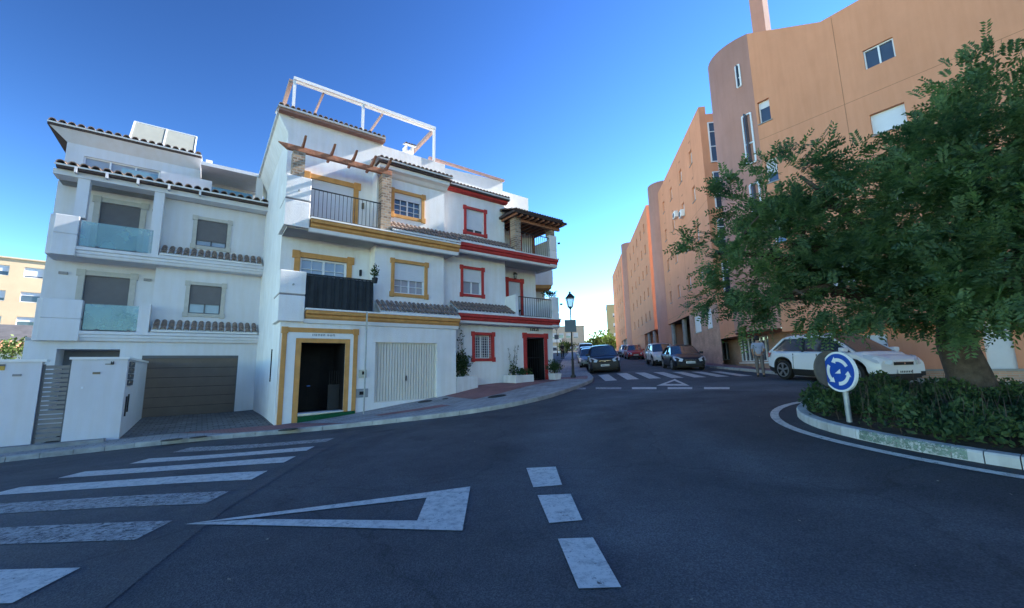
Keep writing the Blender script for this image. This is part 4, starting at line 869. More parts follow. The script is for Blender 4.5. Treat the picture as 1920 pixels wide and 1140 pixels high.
# street house beyond the red one
N3=block('townhouse','pale townhouse further up the street behind the red-trimmed corner house',-3.6,28.0,rad(8),6.0,10,.4,9.4,whiteT,3,3,2.2,2.8,1.0,1.2,cat='house',group='townhouses on the left side of the street')
for z in (4.3,7.1):
    MB().box(2.9,6.2,-1.3,-.003,z-.35,z-.12).build('balcony_slab',ochre if z>5 else mat('pale_pink_band',(.50,.34,.29),.8,.05,4),N3); MB().box(2.9,6.3,-1.35,-1.2,z-.12,z+.9).box(6.15,6.3,-1.2,2,z-.12,z+.9).build('balcony_parapet',white,N3)
block('townhouse','low white house beside the far pavement, partly hidden by the corner house',-1.1,40,rad(6),5.0,14,1.2,8.0,mat('pinkish_white_render',(.55,.42,.38),.9,.05,2),2,2,3.2,2.9,1,1.2,cat='house',group='townhouses on the left side of the street')
# far buildings at the end of the street
block('apartment_building','cream far apartment block at the end of the left pavement',7.6,96,rad(-6),9,12,2,10.5,mat('cream_render',(.62,.53,.42),.9,.05,1),2,4,5.0,2.9,1.1,1.2,balc=True)
block('apartment_building','yellow far block with a grey top band beyond the orange flats',32,138,rad(-12),7,14,4,21.5,mat('yellow_render',(.45,.36,.20),.9,.06,1),4,2,7.5,3.3,1.1,1.3,roofm=mat('grey_roof_band',(.25,.20,.18),.9,.05,2))
block('low_building','low beige building among trees at the end of the street',17.5,120,rad(-8),12,10,4,8.2,mat('sand_render',(.55,.45,.33),.9,.06,1),1,4,6.0,2.9,1.1,1.2)
block('low_building','long grey-roofed low building at the far crest of the street',8.0,128,rad(-5),12,10,4,7.6,mat('grey_render',(.30,.30,.31),.9,.06,1),1,5,6.0,2.9,1.1,1.0)
# far left
FL=block('apartment_building','sunlit beige apartment block far behind the white garden wall',-71.5,42,rad(46),22,16,-2,16.4,beige,5,7,1.4,3.2,1.7,1.3,margin=.8)
LW=empty('low_house',(-44,27.5,0),rad(42),'small white house with an orange tiled roof far behind the garden wall','house')
wall(mb:=MB(),0,16,-2,3.5,0,[(9.5,10.6,.8,2.4)]); mb.quad((16,0,-2),(16,8,-2),(16,8,3.5),(16,0,3.5)); mb.quad((0,0,-2),(0,8,-2),(0,8,3.5),(0,0,3.5)); mb.build('wall',whiteT,LW)
window(LW,9.5,10.6,.8,2.4,.1,frameW,winG,.3,shutW,2)
tiles(LW,-.3,16.3,1.2,4.3,-.5,3.5,m=tileR,pitch=.42,rows=3,mortar=False)
MB().add([(-.3,1.2,4.25),(16.3,1.2,4.25),(16.3,5.0,6.0),(-.3,5.0,6.0)],[(0,1,2,3)]).add([(-.3,5.0,6.0),(16.3,5.0,6.0),(16.3,8.3,3.5),(-.3,8.3,3.5)],[(0,1,2,3)]).build('dark_roof',mat('slate_roof',(.09,.09,.10),.8,.15,2),LW)
MB().bar((8,1.3,4.45),(10.5,4.9,6.15),.25,.12).build('ridge_flashing',whiteT,LW)
# ================================================================== ORANGE FLATS
O_S=Vector((12.905,22.5,0)); SUv=Vector((math.sin(rad(8.7)),math.cos(rad(8.7)),0)); SWv=Vector((math.cos(rad(8.7)),-math.sin(rad(8.7)),0))
def Spt(s,d=0): p=O_S+SUv*s+SWv*d; return (p.x,p.y,0)
RS=math.atan2(-SUv.y,-SUv.x)        # local x runs back towards the camera
def SF(px,py,s0,d=0):
    o=Vector(Spt(0,d)); p=onplane(px,py,o,SWv)-O_S; return (s0-p.dot(SUv),p.z)
def owin(t,ops,dp,shut=shutW,reveal=.2,k0=0,fm=frameW,d0=0):
    for i,o in enumerate(ops):
        f=MB(); f.box(o[0],o[0]+.05,d0+dp-.04,d0+dp,o[2],o[3]); f.box(o[1]-.05,o[1],d0+dp-.04,d0+dp,o[2],o[3]); f.box(o[0]+.05,o[1]-.05,d0+dp-.04,d0+dp,o[3]-.05,o[3]); f.box(o[0]+.05,o[1]-.05,d0+dp-.04,d0+dp,o[2],o[2]+.05); fo=f.build('window',fm,t); MB().box(o[0]-.06,o[1]+.06,d0-.05,d0+.02,o[2]-.05,o[2]).build('sill',conc,fo)
        k=[.95,.6,.95,.3,.8][(i*3+k0)%5]; zz=o[3]-(o[3]-o[2])*k
        MB().box(o[0]+.05,o[1]-.05,d0+dp-.03,d0+dp-.02,zz,o[3]-.05).build('roller_shutter',shut,fo); MB().box(o[0]+.05,o[1]-.05,d0+dp-.012,d0+dp-.005,o[2]+.05,o[3]-.05).build('pane',winG,fo)
def tower(t,cx,cy,r,z0,ztop,a0,a1,m,n=28,ztop2=None):
    mb=MB(); ztop2=ztop if ztop2 is None else ztop2
    for i in range(n):
        u0=a0+(a1-a0)*i/n; u1=a0+(a1-a0)*(i+1)/n; za=ztop+(ztop2-ztop)*i/n; zb=ztop+(ztop2-ztop)*(i+1)/n
        p=(cx+math.cos(u0)*r,cy+math.sin(u0)*r); q=(cx+math.cos(u1)*r,cy+math.sin(u1)*r)
        mb.quad((*p,z0),(*q,z0),(*q,zb),(*p,za)); mb.add([(*p,za),(*q,zb),(cx,cy,min(za,zb)-.02)],[(0,1,2)])
    return mb.build('stair_tower',m,t,smooth=True)
def flats(label,s_near,s_far,zt,zov,rows,cols,zr,tower_s=None,tower_z=None,passw=None,brick=None,ww=.75,wh=1.15,zbase=0,endbays=True,group='orange apartment blocks on the right of the street'):
    L_=s_far-s_near; t=empty('apartment_building',Spt(s_far),RS,label,'apartment building',group)
    ops=[]
    for z in zr:
        for c in cols: ops.append((s_far-c-ww/2,s_far-c+ww/2,z-wh/2,z+wh/2))
    mb=MB(); wall(mb,0,L_,zov,zt,0,ops,.2)
    mb.quad((0,0,zov),(0,11,zov),(0,11,zt),(0,0,zt)); mb.quad((0,0,zt),(L_,0,zt),(L_,.35,zt),(0,.35,zt)); mb.quad((0,.35,zt),(L_,.35,zt),(L_,.35,zt-1),(0,.35,zt-1)); mb.quad((0,.35,zt-1),(L_,.35,zt-1),(L_,11,zt-1),(0,11,zt-1)); mb.quad((0,11,zbase),(L_,11,zbase),(L_,11,zt-1),(0,11,zt-1))
    mb.quad((0,0,zov),(L_,0,zov),(L_,4,zov),(0,4,zov))
    return t,mb,ops,L_
# block 3 (nearest street block)
t3,mb,ops,L3=flats('tall orange block with a sharp pointed roof corner and an open passage below',4.6,20.3,19.6,5.45,4,(7.4,10.6,14.2,17.5),[17.2,14.25,11.15,7.95])
# near end wall with glazed balcony bays, facing down the street
bz=[(15.3,18.3),(11.9,14.6),(8.8,11.2),(5.8,8.2)]
x=L3
mb.quad((x,0,5.45),(x,.45,5.45),(x,.45,19.6),(x,0,19.6)); mb.quad((x,.45,5.45),(x,.45,19.0),(x,11,19.0),(x,11,5.45))
mb.build('wall',orange,t3); owin(t3,ops,.2)
for a,b in bz:
    f=MB(); q=[(.5,2.3)]
    f.box(x+.02,x+.10,.48,.56,a,b); f.box(x+.02,x+.10,2.3,2.38,a,b); f.box(x+.02,x+.10,.56,2.3,b-.07,b); f.box(x+.02,x+.10,.56,2.3,a,a+.07); f.box(x+.02,x+.10,.56,2.3,a+(b-a)*.38,a+(b-a)*.38+.06); f.box(x+.02,x+.10,1.40,1.46,a,b); f.box(x+.02,x+.1,.56,2.3,a+(b-a)*.75,a+(b-a)*.75+.05)
    fo=f.build('glazed_balcony',frameW,t3); MB().box(x+.04,x+.06,.5,2.36,a+.02,b-.02).build('pane',winG,fo)
# brick ground floor with two white windows, concrete columns and the passage
bm=MB(); bw=[(L3-(11.0-4.6),)]; A1=SF(1300,594,20.3); A2=SF(1312,590,20.3); B1=SF(1322,580,20.3); B2=SF(1334,604,20.3)
bo=[(A1[0]-.05,A2[0]+.02,3.95,5.25),(B1[0]-.05,B2[0]+.1,3.75,5.35)]
bo=[(bo[0][0],bo[0][1],3.85,5.15),(bo[1][0],bo[1][1],3.9,5.3)]
xb=L3-(11.7-4.6); wall(bm,xb,L3,.8,5.45,.02,bo,.12); bm.quad((xb,.02,.8),(xb,6,.8),(xb,6,5.45),(xb,.02,5.45)); bm.build('brick_ground_floor',brickW,t3); owin(t3,bo,.12,d0=.02,k0=2)
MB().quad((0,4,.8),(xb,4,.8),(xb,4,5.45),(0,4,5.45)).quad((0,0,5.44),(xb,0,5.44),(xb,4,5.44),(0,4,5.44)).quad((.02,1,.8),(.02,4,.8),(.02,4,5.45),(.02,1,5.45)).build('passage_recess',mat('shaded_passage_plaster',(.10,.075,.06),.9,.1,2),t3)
for q in (1.2,5.6): MB().tube((q,.35,.8),(q,.35,5.45),.2,n=14).build('column',conc,t3)
tower(t3,-.7,.8,1.55,.8,20.9,rad(180),rad(400),orangeShade)
MB().box(.5,13,4.5,10.5,18.5,25.0).build('unseen_shade_block',orange,t3)  # unseen roof block, added to keep sun off the left kerb
# air-conditioning units on the facade
def acunit(px,py):
    s,z=SF(px,py,20.3); a=empty('air_conditioner',(0,0,0)); a.parent=t3; a.location=(s,-.02,z)
    MB().box(-.4,.4,-.3,-.01,-.28,.28).build('casing',whiteT,a,bevel=.02); MB().tube((-.1,-.31,0),(-.1,-.30,0),.22,n=16).build('fan_grille',iron,a)
acunit(1270,403); acunit(1282,401)
# street-facing part in front of the corner: fascia plus recessed brick shops
ts=t3
fm_=MB(); x0=L3; x1=L3+8.15
wall(fm_,x0,x1,3.03,5.44,0,[],.2); fm_.quad((x0,0,3.03),(x1,0,3.03),(x1,1.0,3.03),(x0,1.0,3.03))
fm_.build('fascia',orange,ts)
sh=[]
for (a,b,c_,e_) in ((1385,1425,628,677),(1367,1345,0,0)): pass
S1=SF(1433,640,20.3,1.0); S2=SF(1386,640,20.3,1.0); S3=SF(1365,640,20.3,1.0); S4=SF(1345,640,20.3,1.0); S5=SF(1330,640,20.3,.5); S6=SF(1305,640,20.3,.5)
sh=[(S2[0],S1[0]+.5,1.55,2.95),(S4[0],S3[0],1.7,2.95),(S6[0],S5[0],1.75,2.9)]
bm=MB(); wall(bm,L3-5,x1,.5,3.03,1.0,sh,.15); bm.build('shopfront_wall',brickW,ts)
for a,b,c_,e_ in sh:
    window(ts,a,b,c_,e_,1.1,frameW,winG,0,None,max(2,int((b-a)/.55)),1,name='shop_window')
MB().box(L3-.02,x1+.3,.985,1.0,1.42,1.5).build('sill',whiteT,ts)
jm=mat('render_joint',(.40,.19,.11),.9,.05,3)
for xq in (3.2,8.8,13.2): MB().box(xq-.012,xq+.012,-.004,.01,5.46,19.5).build('wall_joint',jm,t3)
for zq in (5.9,12.65): MB().box(.02,L3-.02,-.004,.01,zq-.012,zq+.012).build('wall_joint',jm,t3)
for z_ in (18.5,15.5,12.4,9.2):
    for c_ in (7.4,10.6,14.2,17.5): MB().box(20.3-c_-.16,20.3-c_+.16,-.012,.01,z_-.05,z_+.05).build('wall_vent',jm,t3)
# ---- near block: wall running towards the camera, rounded corner
C0=Vector((12.354,18.895,0)); NUv=Vector((.599,-.8007,0)); RN=math.atan2(-.8007,.599)
nb=empty('apartment_building',(C0.x,C0.y,0),RN,'closest orange block with rounded corner tower and tall chimney, behind the tree','apartment building','orange apartment blocks on the right of the street')
def NF(px,py,d=0):
    n=Vector((.8007,.599,0)); p=onplane(px,py,C0+n*d,n)-C0; return (p.dot(NUv),p.z)
w_hi=(NF(1617,95)[0],NF(1674,72)[0],13.4,14.27); w_big=(NF(1631,214)[0]-.02,NF(1699,215)[0],10.5,11.42); w_sm=(.1,.62,13.1,14.25)
ops=[w_hi,w_big,w_sm,(.12,.62,10.0,11.2),(.12,.62,7.0,8.2),(4.1,5.1,7.4,8.4),(2.0,3.0,4.6,5.7)]
for x_ in (8.4,11.5,15,19,23): ops+= [(x_,x_+1.,z,z+1) for z in (4.6,7.4,10.5,13.4)]
mb=MB(); wall(mb,0,40,2.85,16.6,0,ops,.2); mb.add([(0,0,16.6),(3.0,0,16.6),(0,0,18.2)],[(0,1,2)]); mb.add([(0,.4,16.6),(3.0,.4,16.6),(0,.4,18.2)],[(0,1,2)]); mb.quad((3,0,16.6),(3,.4,16.6),(0,.4,18.2),(0,0,18.2)); mb.quad((3,0,16.6),(40,0,16.6),(40,.4,16.6),(3,.4,16.6)); mb.quad((3,.4,16.6),(40,.4,16.6),(40,.4,15.5),(3,.4,15.5)); mb.quad((0,.4,15.5),(40,.4,15.5),(40,14,15.5),(0,14,15.5)); mb.quad((40,0,0),(40,14,0),(40,14,16.6),(40,0,16.6)); mb.quad((0,14,0),(40,14,0),(40,14,15.5),(0,14,15.5)); mb.quad((0,0,2.85),(40,0,2.85),(40,.9,2.85),(0,.9,2.85))
mb.build('wall',orange,nb); owin(nb,[o for o in ops if o not in (w_hi,)],.2); 
window(nb,*w_hi,.12,frameW,winG,0,None,2,1)
tower(nb,0,3.3,3.3,3.03,19.4,rad(165),rad(270),orangeShade,ztop2=18.2)
st=MB(); q=NF(1390,160); 
sg=MB(); 
for z0,z1 in ((11.3,13.9),(7.6,10.2),(15.6,16.8)):
    ang=rad(262) if z0<14 else rad(259); cx_,cy_=math.cos(ang)*3.33,3.3+math.sin(ang)*3.33; tx,ty=-math.sin(ang),math.cos(ang); nx_,ny_=math.cos(ang),math.sin(ang)
    f=MB(); w2_=.22 if z0<14 else .10
    a_=Vector((cx_,cy_,0)); 
    for o_ in (-w2_,w2_): f.bar(a_+Vector((tx,ty,0))*o_+Vector((0,0,z0)),a_+Vector((tx,ty,0))*o_+Vector((0,0,z1)),.07)
    for zz in (z0,z0+(z1-z0)*.4,z1): f.bar(a_-Vector((tx,ty,0))*w2_+Vector((0,0,zz)),a_+Vector((tx,ty,0))*w2_+Vector((0,0,zz)),.07)
    fo=f.build('window',frameW,nb); b_=a_-Vector((nx_,ny_,0))*.0
    MB().bar(b_+Vector((0,0,z0)),b_+Vector((0,0,z1)),w2_*2,.05,upv=(tx,ty,0)).build('pane',winG,fo)
chm=MB(); kx,kz=NF(1429,52,3.0); chm.box(kx-.36,kx+.30,2.6,3.4,15.5,27); chm.build('chimney',orangeShade,nb)
# ground floor under the overhang of the near block
for xq in (3.4,9.5,14,20): MB().box(xq-.012,xq+.012,-.004,.01,2.87,16.5).build('wall_joint',jm,nb)
for zq in (5.9,9.1,12.3): MB().box(.02,30,-.004,.01,zq-.01,zq+.01).build('wall_joint',jm,nb)
gm=MB(); dr=(5.95,6.62,.5,2.75); wall(gm,0,40,-.2,2.85,.9,[dr,(1.2,3.4,1.2,2.5)],.12); gm.build('ground_floor_wall',orange,nb)
MB().box(*dr[:2],1.0,1.05,dr[2],dr[3]).build('white_door',whiteS,nb); window(nb,1.2,3.4,1.2,2.5,1.0,frameW,winG,.3,shutW,4,name='shop_window')
MB().box(1,39,9,13.6,15.5,21.8).build('unseen_shade_block',orange,nb)  # unseen block set back on the roof, added for its shade
# block 2 and 1
def farblock(label,sn,sf,zt,zov,rowz,cols,tw_s,tw_r,tw_z,zb):
    t,mb,ops,L_=flats(label,sn,sf,zt,zov,0,cols,rowz); mb.quad((L_,0,zov),(L_,.5,zov),(L_,.5,zt),(L_,0,zt)); mb.quad((L_,.5,zov),(L_,11,zov),(L_,11,zt-.7),(L_,.5,zt-.7)); mb.build('wall',orange,t); owin(t,ops,.2,k0=2,fm=mat('brown_frame',(.20,.12,.09),.6,.1,5),shut=mat('tan_shutter',(.36,.24,.18),.7,.1,4))
    for z in rowz:
        f=MB(); f.box(L_+.01,L_+.08,.5,.58,z-1.1,z+1.1); f.box(L_+.01,L_+.08,1.5,1.58,z-1.1,z+1.1); f.box(L_+.01,L_+.08,.58,1.5,z+1.02,z+1.1); f.box(L_+.01,L_+.08,.58,1.5,z-1.1,z-1.0); fo=f.build('glazed_balcony',frameW,t); MB().box(L_+.02,L_+.05,.5,1.55,z-1.08,z+1.08).build('pane',winL,fo)
    bm=MB(); wall(bm,0,L_-8,zb,zov,.03,[(o,o+.9,zb+1.0,zb+2.3) for o in [1.5+i*2.2 for i in range(int((L_-11)/2.2))]],.2); bm.quad((L_-8,.03,zb),(L_-8,6,zb),(L_-8,6,zov),(L_-8,.03,zov)); bm.build('ground_floor_wall',orange,t)
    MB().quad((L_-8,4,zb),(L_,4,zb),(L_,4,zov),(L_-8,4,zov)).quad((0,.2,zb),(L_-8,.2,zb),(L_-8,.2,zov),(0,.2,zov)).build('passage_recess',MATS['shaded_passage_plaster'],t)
    for q in (L_-6,L_-2.2): MB().tube((q,.35,zb),(q,.35,zov),.22,n=12).build('column',conc,t)
    MB().add([(6,0,zb+3.2),(8.5,0,zb+3.2),(8.5,-1.6,zb+2.7),(6,-1.6,zb+2.7)],[(0,1,2,3)]).build('awning',mat('dark_red_awning',(.22,.07,.05),.8,.1,3),t)
    if tw_r: tower(t,-(tw_s-sf),.8,tw_r,zb-.5,tw_z,rad(170),rad(400),orangeShade)
    return t
farblock('middle orange block along the street, second from the tree',27,48,21.2,5.6,[19.0,16.2,13.4,10.6,7.6],[29.5,32.5,36,39.5,43.5],49,1.5,22.6,1.3)
farblock('far end orange block, the last and brightest along the street',56,76.5,22.8,6.4,[20.3,17.3,14.3,11.3,8.3],[58.5,62,66,71],0,0,0,2.5)
# ================================================================== STREET FURNITURE
p=gnd(1075,708,KH); lz=H(p.x,p.y)+KH
lamp=empty('street_lamp',(p.x,p.y,lz),0,'black street lamp with a glass lantern, a grey square sign fixed to its post','street lamp')
sc_=p.y/18.6; top=EYE+ (p.y/ F_PX)*(0) 
q=onplane(1066,546,(p.x,p.y,0),Vector((-p.x,-p.y,0)).normalized()); Ht=q.z-lz
m=MB(); m.tube((0,0,0),(0,0,.12),.14,.13,n=12); m.tube((0,0,.12),(0,0,.9),.075,.06,n=12); m.tube((0,0,.9),(0,0,.96),.08,n=12); m.tube((0,0,.96),(0,0,Ht-.95),.042,.032,n=10); m.tube((0,0,Ht-.95),(0,0,Ht-.85),.06,.1,n=10); m.build('post',iron,lamp,smooth=False)
m=MB(); hb=Ht-.85; ht=Ht-.38
for a,b in ((-1,-1),(1,-1),(1,1),(-1,1)): m.bar((a*.11,b*.11,hb),(a*.19,b*.19,ht),.02)
m.box(-.12,.12,-.12,.12,hb-.02,hb+.02); m.box(-.2,.2,-.2,.2,ht-.01,ht+.02); ho=m.build('lantern_frame',iron,lamp)
g=MB(); 
for i in range(4):
    cs=[(-1,-1),(1,-1),(1,1),(-1,1)]; a=cs[i]; b=cs[(i+1)%4]; g.quad((a[0]*.105,a[1]*.105,hb+.02),(b[0]*.105,b[1]*.105,hb+.02),(b[0]*.185,b[1]*.185,ht-.01),(a[0]*.185,a[1]*.185,ht-.01))
g.build('lantern_glass',lantG,ho)
m=MB(); m.add([(-.24,-.24,ht+.02),(.24,-.24,ht+.02),(.24,.24,ht+.02),(-.24,.24,ht+.02),(-.07,-.07,ht+.24),(.07,-.07,ht+.24),(.07,.07,ht+.24),(-.07,.07,ht+.24)],[(0,1,5,4),(1,2,6,5),(2,3,7,6),(3,0,4,7),(4,5,6,7),(0,3,2,1)]); m.tube((0,0,ht+.24),(0,0,ht+.33),.05,.06,n=8); m.tube((0,0,ht+.33),(0,0,ht+.38),.03,.01,n=8); m.build('lantern_cap',iron,lamp)
def onlamp(px,py): return onplane(px,py,(p.x,p.y,0),Vector((0,1,0)))
a=onlamp(1058,600); b=onlamp(1080.5,622.5); sg=MB(); sg.box(a.x-p.x,b.x-p.x,-.075,-.06,b.z-lz,a.z-lz); sg.build('square_sign',mat('grey_sign_panel',(.12,.15,.165),.5,.05,5,metal=.2),lamp); MB().box(-.05,.05,-.06,.05,(a.z+b.z)/2-lz-.03,(a.z+b.z)/2-lz+.03).build('sign_bracket',galv,lamp)
l2=copy_tree(lamp); l2['label']='smaller distant street lamp at the end of the left pavement'; l2.location=(6.2,58,H(6.2,58)+KH); l2['group']='street lamps'; lamp['group']='street lamps'
# thin post in front of the yellow house with an edge-on sign
s_=-.62; x,y=gp(s_,-.75); z=H(x,y)+KH; t_=empty('sign_post',(x,y,z),TH,'thin grey post with a narrow edge-on sign in front of the ochre-trimmed house','sign post')
qt=onplane(677,585,(x,y,0),W); MB().tube((0,0,0),(0,0,qt.z-z),.028,n=10).build('post',galv,t_); m=MB(); m.box(-.012,.012,-.30,.30,qt.z-z-.62,qt.z-z-.02); m.build('sign_panel',galv,t_); t_.rotation_euler.z=math.atan2(y,x)-rad(90)+rad(4)
# roundabout signs
p=gnd(1590,806,.17); p=Vector((5.72,7.28,0)); z=H(p.x,p.y)+.14
rs=empty('roundabout_sign',(p.x,p.y,z),0,'round blue roundabout sign with three white arrows on a grey post','road sign')
zc=onplane(1571,697,p,Vector((0,1,0))).z-z
MB().tube((0,0,-.2),(0,0,zc+.25),.042,n=14).build('post',galv,rs)
def discparts(parent,r,ctr,az,face,blue=True,name='sign_face'):
    e=empty('sign_disc',ctr,0); e.parent=parent; e.rotation_euler=(rad(90),0,math.pi-az)   # local z = normal
    n=48; MB().tube((0,0,-.03),(0,0,.012),r,n=n).build('rim',whiteS if blue else signB,e)
    if not blue:
        m=MB()
        for yy in (-.12,.12): m.bar((-r*.8,yy,.02),(r*.8,yy,.02),.05,.03)
        m.build('rear_brace',galv,e); return e
    MB().tube((0,0,.0),(0,0,.017),r*.90,n=n).build('blue_face',blueS,e)
    R1,R2=r*.50,r*.68
    for k in range(3):
        ar=MB(); a0=rad(100+120*k); a1=a0-rad(74); nn=14
        for i in range(nn):
            u0=a0+(a1-a0)*i/nn; u1=a0+(a1-a0)*(i+1)/nn
            ar.quad(*[(math.cos(u)*rr,math.sin(u)*rr,.021) for u,rr in ((u0,R1),(u1,R1),(u1,R2),(u0,R2))])
        u=a0; tip=u+rad(24); rm=(R1+R2)/2
        ar.add([(math.cos(u)*(R1-r*.09),math.sin(u)*(R1-r*.09),.021),(math.cos(u)*(R2+r*.09),math.sin(u)*(R2+r*.09),.021),(math.cos(tip)*rm,math.sin(tip)*rm,.021)],[(0,1,2)])
        ar.build('white_arrow',whiteS,e)
    MB().add([(-.07,-.03,.021),(.05,-.03,.021),(.05,.05,.021)],[(0,1,2)]).build('white_mark',whiteS,e); return e
discparts(rs,.345,(-.06,-.0,zc),rad(266),None)
discparts(rs,.33,(.02,.30,zc+.04),rad(-8),None,blue=False)
# planters and pots
def foliage(name,ctr,rad3,n,leaf,m,parent=None,spiky=0.,seed=1,stuff=False):
    rnd=random.Random(seed); mb=MB(); cx,cy,cz=ctr
    for i in range(n):
        v=Vector((rnd.gauss(0,1),rnd.gauss(0,1),rnd.gauss(0,1))).normalized()*(rnd.random()**.45)
        v*= (1+.22*math.sin(v.x*5+seed)+.18*math.sin(v.z*7+seed*2))
        c=Vector((cx+v.x*rad3[0],cy+v.y*rad3[1],cz+v.z*rad3[2])); d=Vector((rnd.gauss(0,1),rnd.gauss(0,1),rnd.gauss(.3,1))).normalized(); w=d.orthogonal().normalized(); w=(w*math.cos(i)+d.cross(w)*math.sin(i))
        l=leaf*rnd.uniform(.6,1.3); mb.quad(c,c+d*l*.5+w*l*.3,c+d*l,c+d*l*.5-w*l*.3)
    return mb.build(name,m,parent,fix=False)
def planter(label,s0,s1,d0,d1,h,plants,group='white masonry planters'):
    zz=hv((s0+s1)/2,(d0+d1)/2)-KH; x,y=gp((s0+s1)/2,(d0+d1)/2); t=empty('planter',(x,y,0),TH,label,'planter',group); w=(s1-s0)/2; l=(d1-d0)/2
    m=MB(); za=zz-.5; zt=h
    m.box(-w,w,-l,-l+.08,za,zt); m.box(-w,w,l-.08,l,za,zt); m.box(-w,-w+.08,-l+.08,l-.08,za,zt); m.box(w-.08,w,-l+.08,l-.08,za,zt); m.build('planter_box',planterM,t,bevel=.01); MB().box(-w+.08,w-.08,-l+.08,l-.08,za,zt-.06).build('planter_soil',soil,t); return t
def plant(name,label,s,d,z,rr,n,leaf,stems=0,cat='plant',seed=3):
    x,y=gp(s,d); t=empty(name,(x,y,z),TH,label,cat); foliage('foliage',(0,0,rr[2]*.9),rr,n,leaf,leafB,t,seed=seed)
    m=MB(); rnd=random.Random(seed)
    for i in range(5): m.tube((rnd.uniform(-.1,.1),rnd.uniform(-.1,.1),-.05),(rnd.uniform(-rr[0],rr[0])*.6,rnd.uniform(-rr[1],rr[1])*.6,rr[2]*1.3),.012,.006,n=5)
    for i in range(stems):
        a=(rnd.uniform(-rr[0],rr[0])*.5,0,rr[2]); b=(a[0]+rnd.uniform(-.2,.2),rnd.uniform(-.15,.15),rr[2]*2+rnd.uniform(.3,1.1)); m.tube(a,b,.009,.004,n=4)
        for k in range(10):
            f=rnd.random(); c=Vector(a).lerp(Vector(b),f); dd=Vector((rnd.gauss(0,1),rnd.gauss(0,1),.4)).normalized()*leaf; m.quad(c,c+dd*.5+Vector((0,0,leaf*.25)),c+dd,c+dd*.5-Vector((0,0,leaf*.25)))
    m.build('stems',mat('green_stem',(.05,.08,.03),.8,.2,10),t); return t
z1p=F(870,706,0)[1]
planter('tall white planter against the right end of the cream-garage wall',3.52,4.62,.0,.58,z1p,None)
plant('shrub','dark leafy shrub with long shoots in the tall white planter',4.0,.35,z1p-.02,(.42,.3,.62),900,.11,5)
z2p=F(985,703,-.5)[1]; planter('long low white planter left of the red-framed doorway',6.35,7.45,-.5,.55,z2p,None)
plant('flowering_plant','low spreading green plant in the long white planter',7.0,-.1,z2p-.05,(.55,.35,.2),520,.09,0,seed=5)
cl=plant('climbing_plant','thin climbing plant rising against the wall beside the red doorway',6.9,.42,z2p-.02,(.28,.12,.3),140,.08,7,seed=9)
z3=F(1040,700,-.3)[1]; sx=F(1040,700,-.3)[0]
pz=hv(sx,-.3); x,y=gp(sx,-.3); t_=empty('plant_pot',(x,y,pz),TH,'white square pot right of the red doorway','plant pot')
m=MB(); hh=z3-pz; m.add([(-.2,-.2,0),(.2,-.2,0),(.2,.2,0),(-.2,.2,0),(-.25,-.25,hh),(.25,-.25,hh),(.25,.25,hh),(-.25,.25,hh)],[(0,1,5,4),(1,2,6,5),(2,3,7,6),(3,0,4,7),(4,5,6,7),(0,3,2,1)]); m.build('pot',planterM,t_,bevel=.01)
x,y=gp(sx,-.3); t_=empty('ball_shrub',(x,y,z3),TH,'dense round clipped shrub in the white pot by the red doorway','plant'); foliage('foliage',(0,0,.32),(.36,.36,.33),1500,.07,leafB,t_,seed=4); MB().tube((0,0,-.05),(0,0,.3),.03,n=6).build('stem',bark,t_)
def balplant(name,label,lx,ly,lz,rr,n,leaf,pot=True,seed=1,base=(G0[0],G0[1])):
    x,y=gp(lx,ly); t=empty(name,(x,y,lz),TH,label,'potted plant'); 
    if pot: MB().tube((0,0,0),(0,0,.2),.09,.12,n=12).build('pot',potM,t)
    foliage('foliage',(0,0,.2+rr[2]*.8),rr,n,leaf,leafB,t,seed=seed); MB().tube((0,0,.1),(0,0,.3+rr[2]),.012,.006,n=5).build('stem',bark,t); return t
balplant('potted_plant','potted plant on the right end of the black balcony screen',-.17,-.14,4.86,(.16,.14,.3),130,.10,seed=8)
balplant('potted_plant','green potted plant behind the lower glass balcony of the left house, near its right end',F(236,612,dL+.4)[0],dL+.4,3.25,(.42,.3,.34),420,.13,seed=2)
balplant('potted_plant','small plant behind the left end of the lower glass balcony',F(132,608,dL+.35)[0],dL+.35,3.25,(.14,.14,.3),120,.1,seed=6)
balplant('potted_plant','small dark plant on the corner balcony of the red-trimmed house',se+.45,.5,3.95,(.16,.16,.2),120,.09,seed=7)
balplant('potted_plant','trailing plant on top of the lower corner parapet of the red-trimmed house',9.6,.6,5.1,(.45,.3,.16),300,.1,seed=12,pot=False)
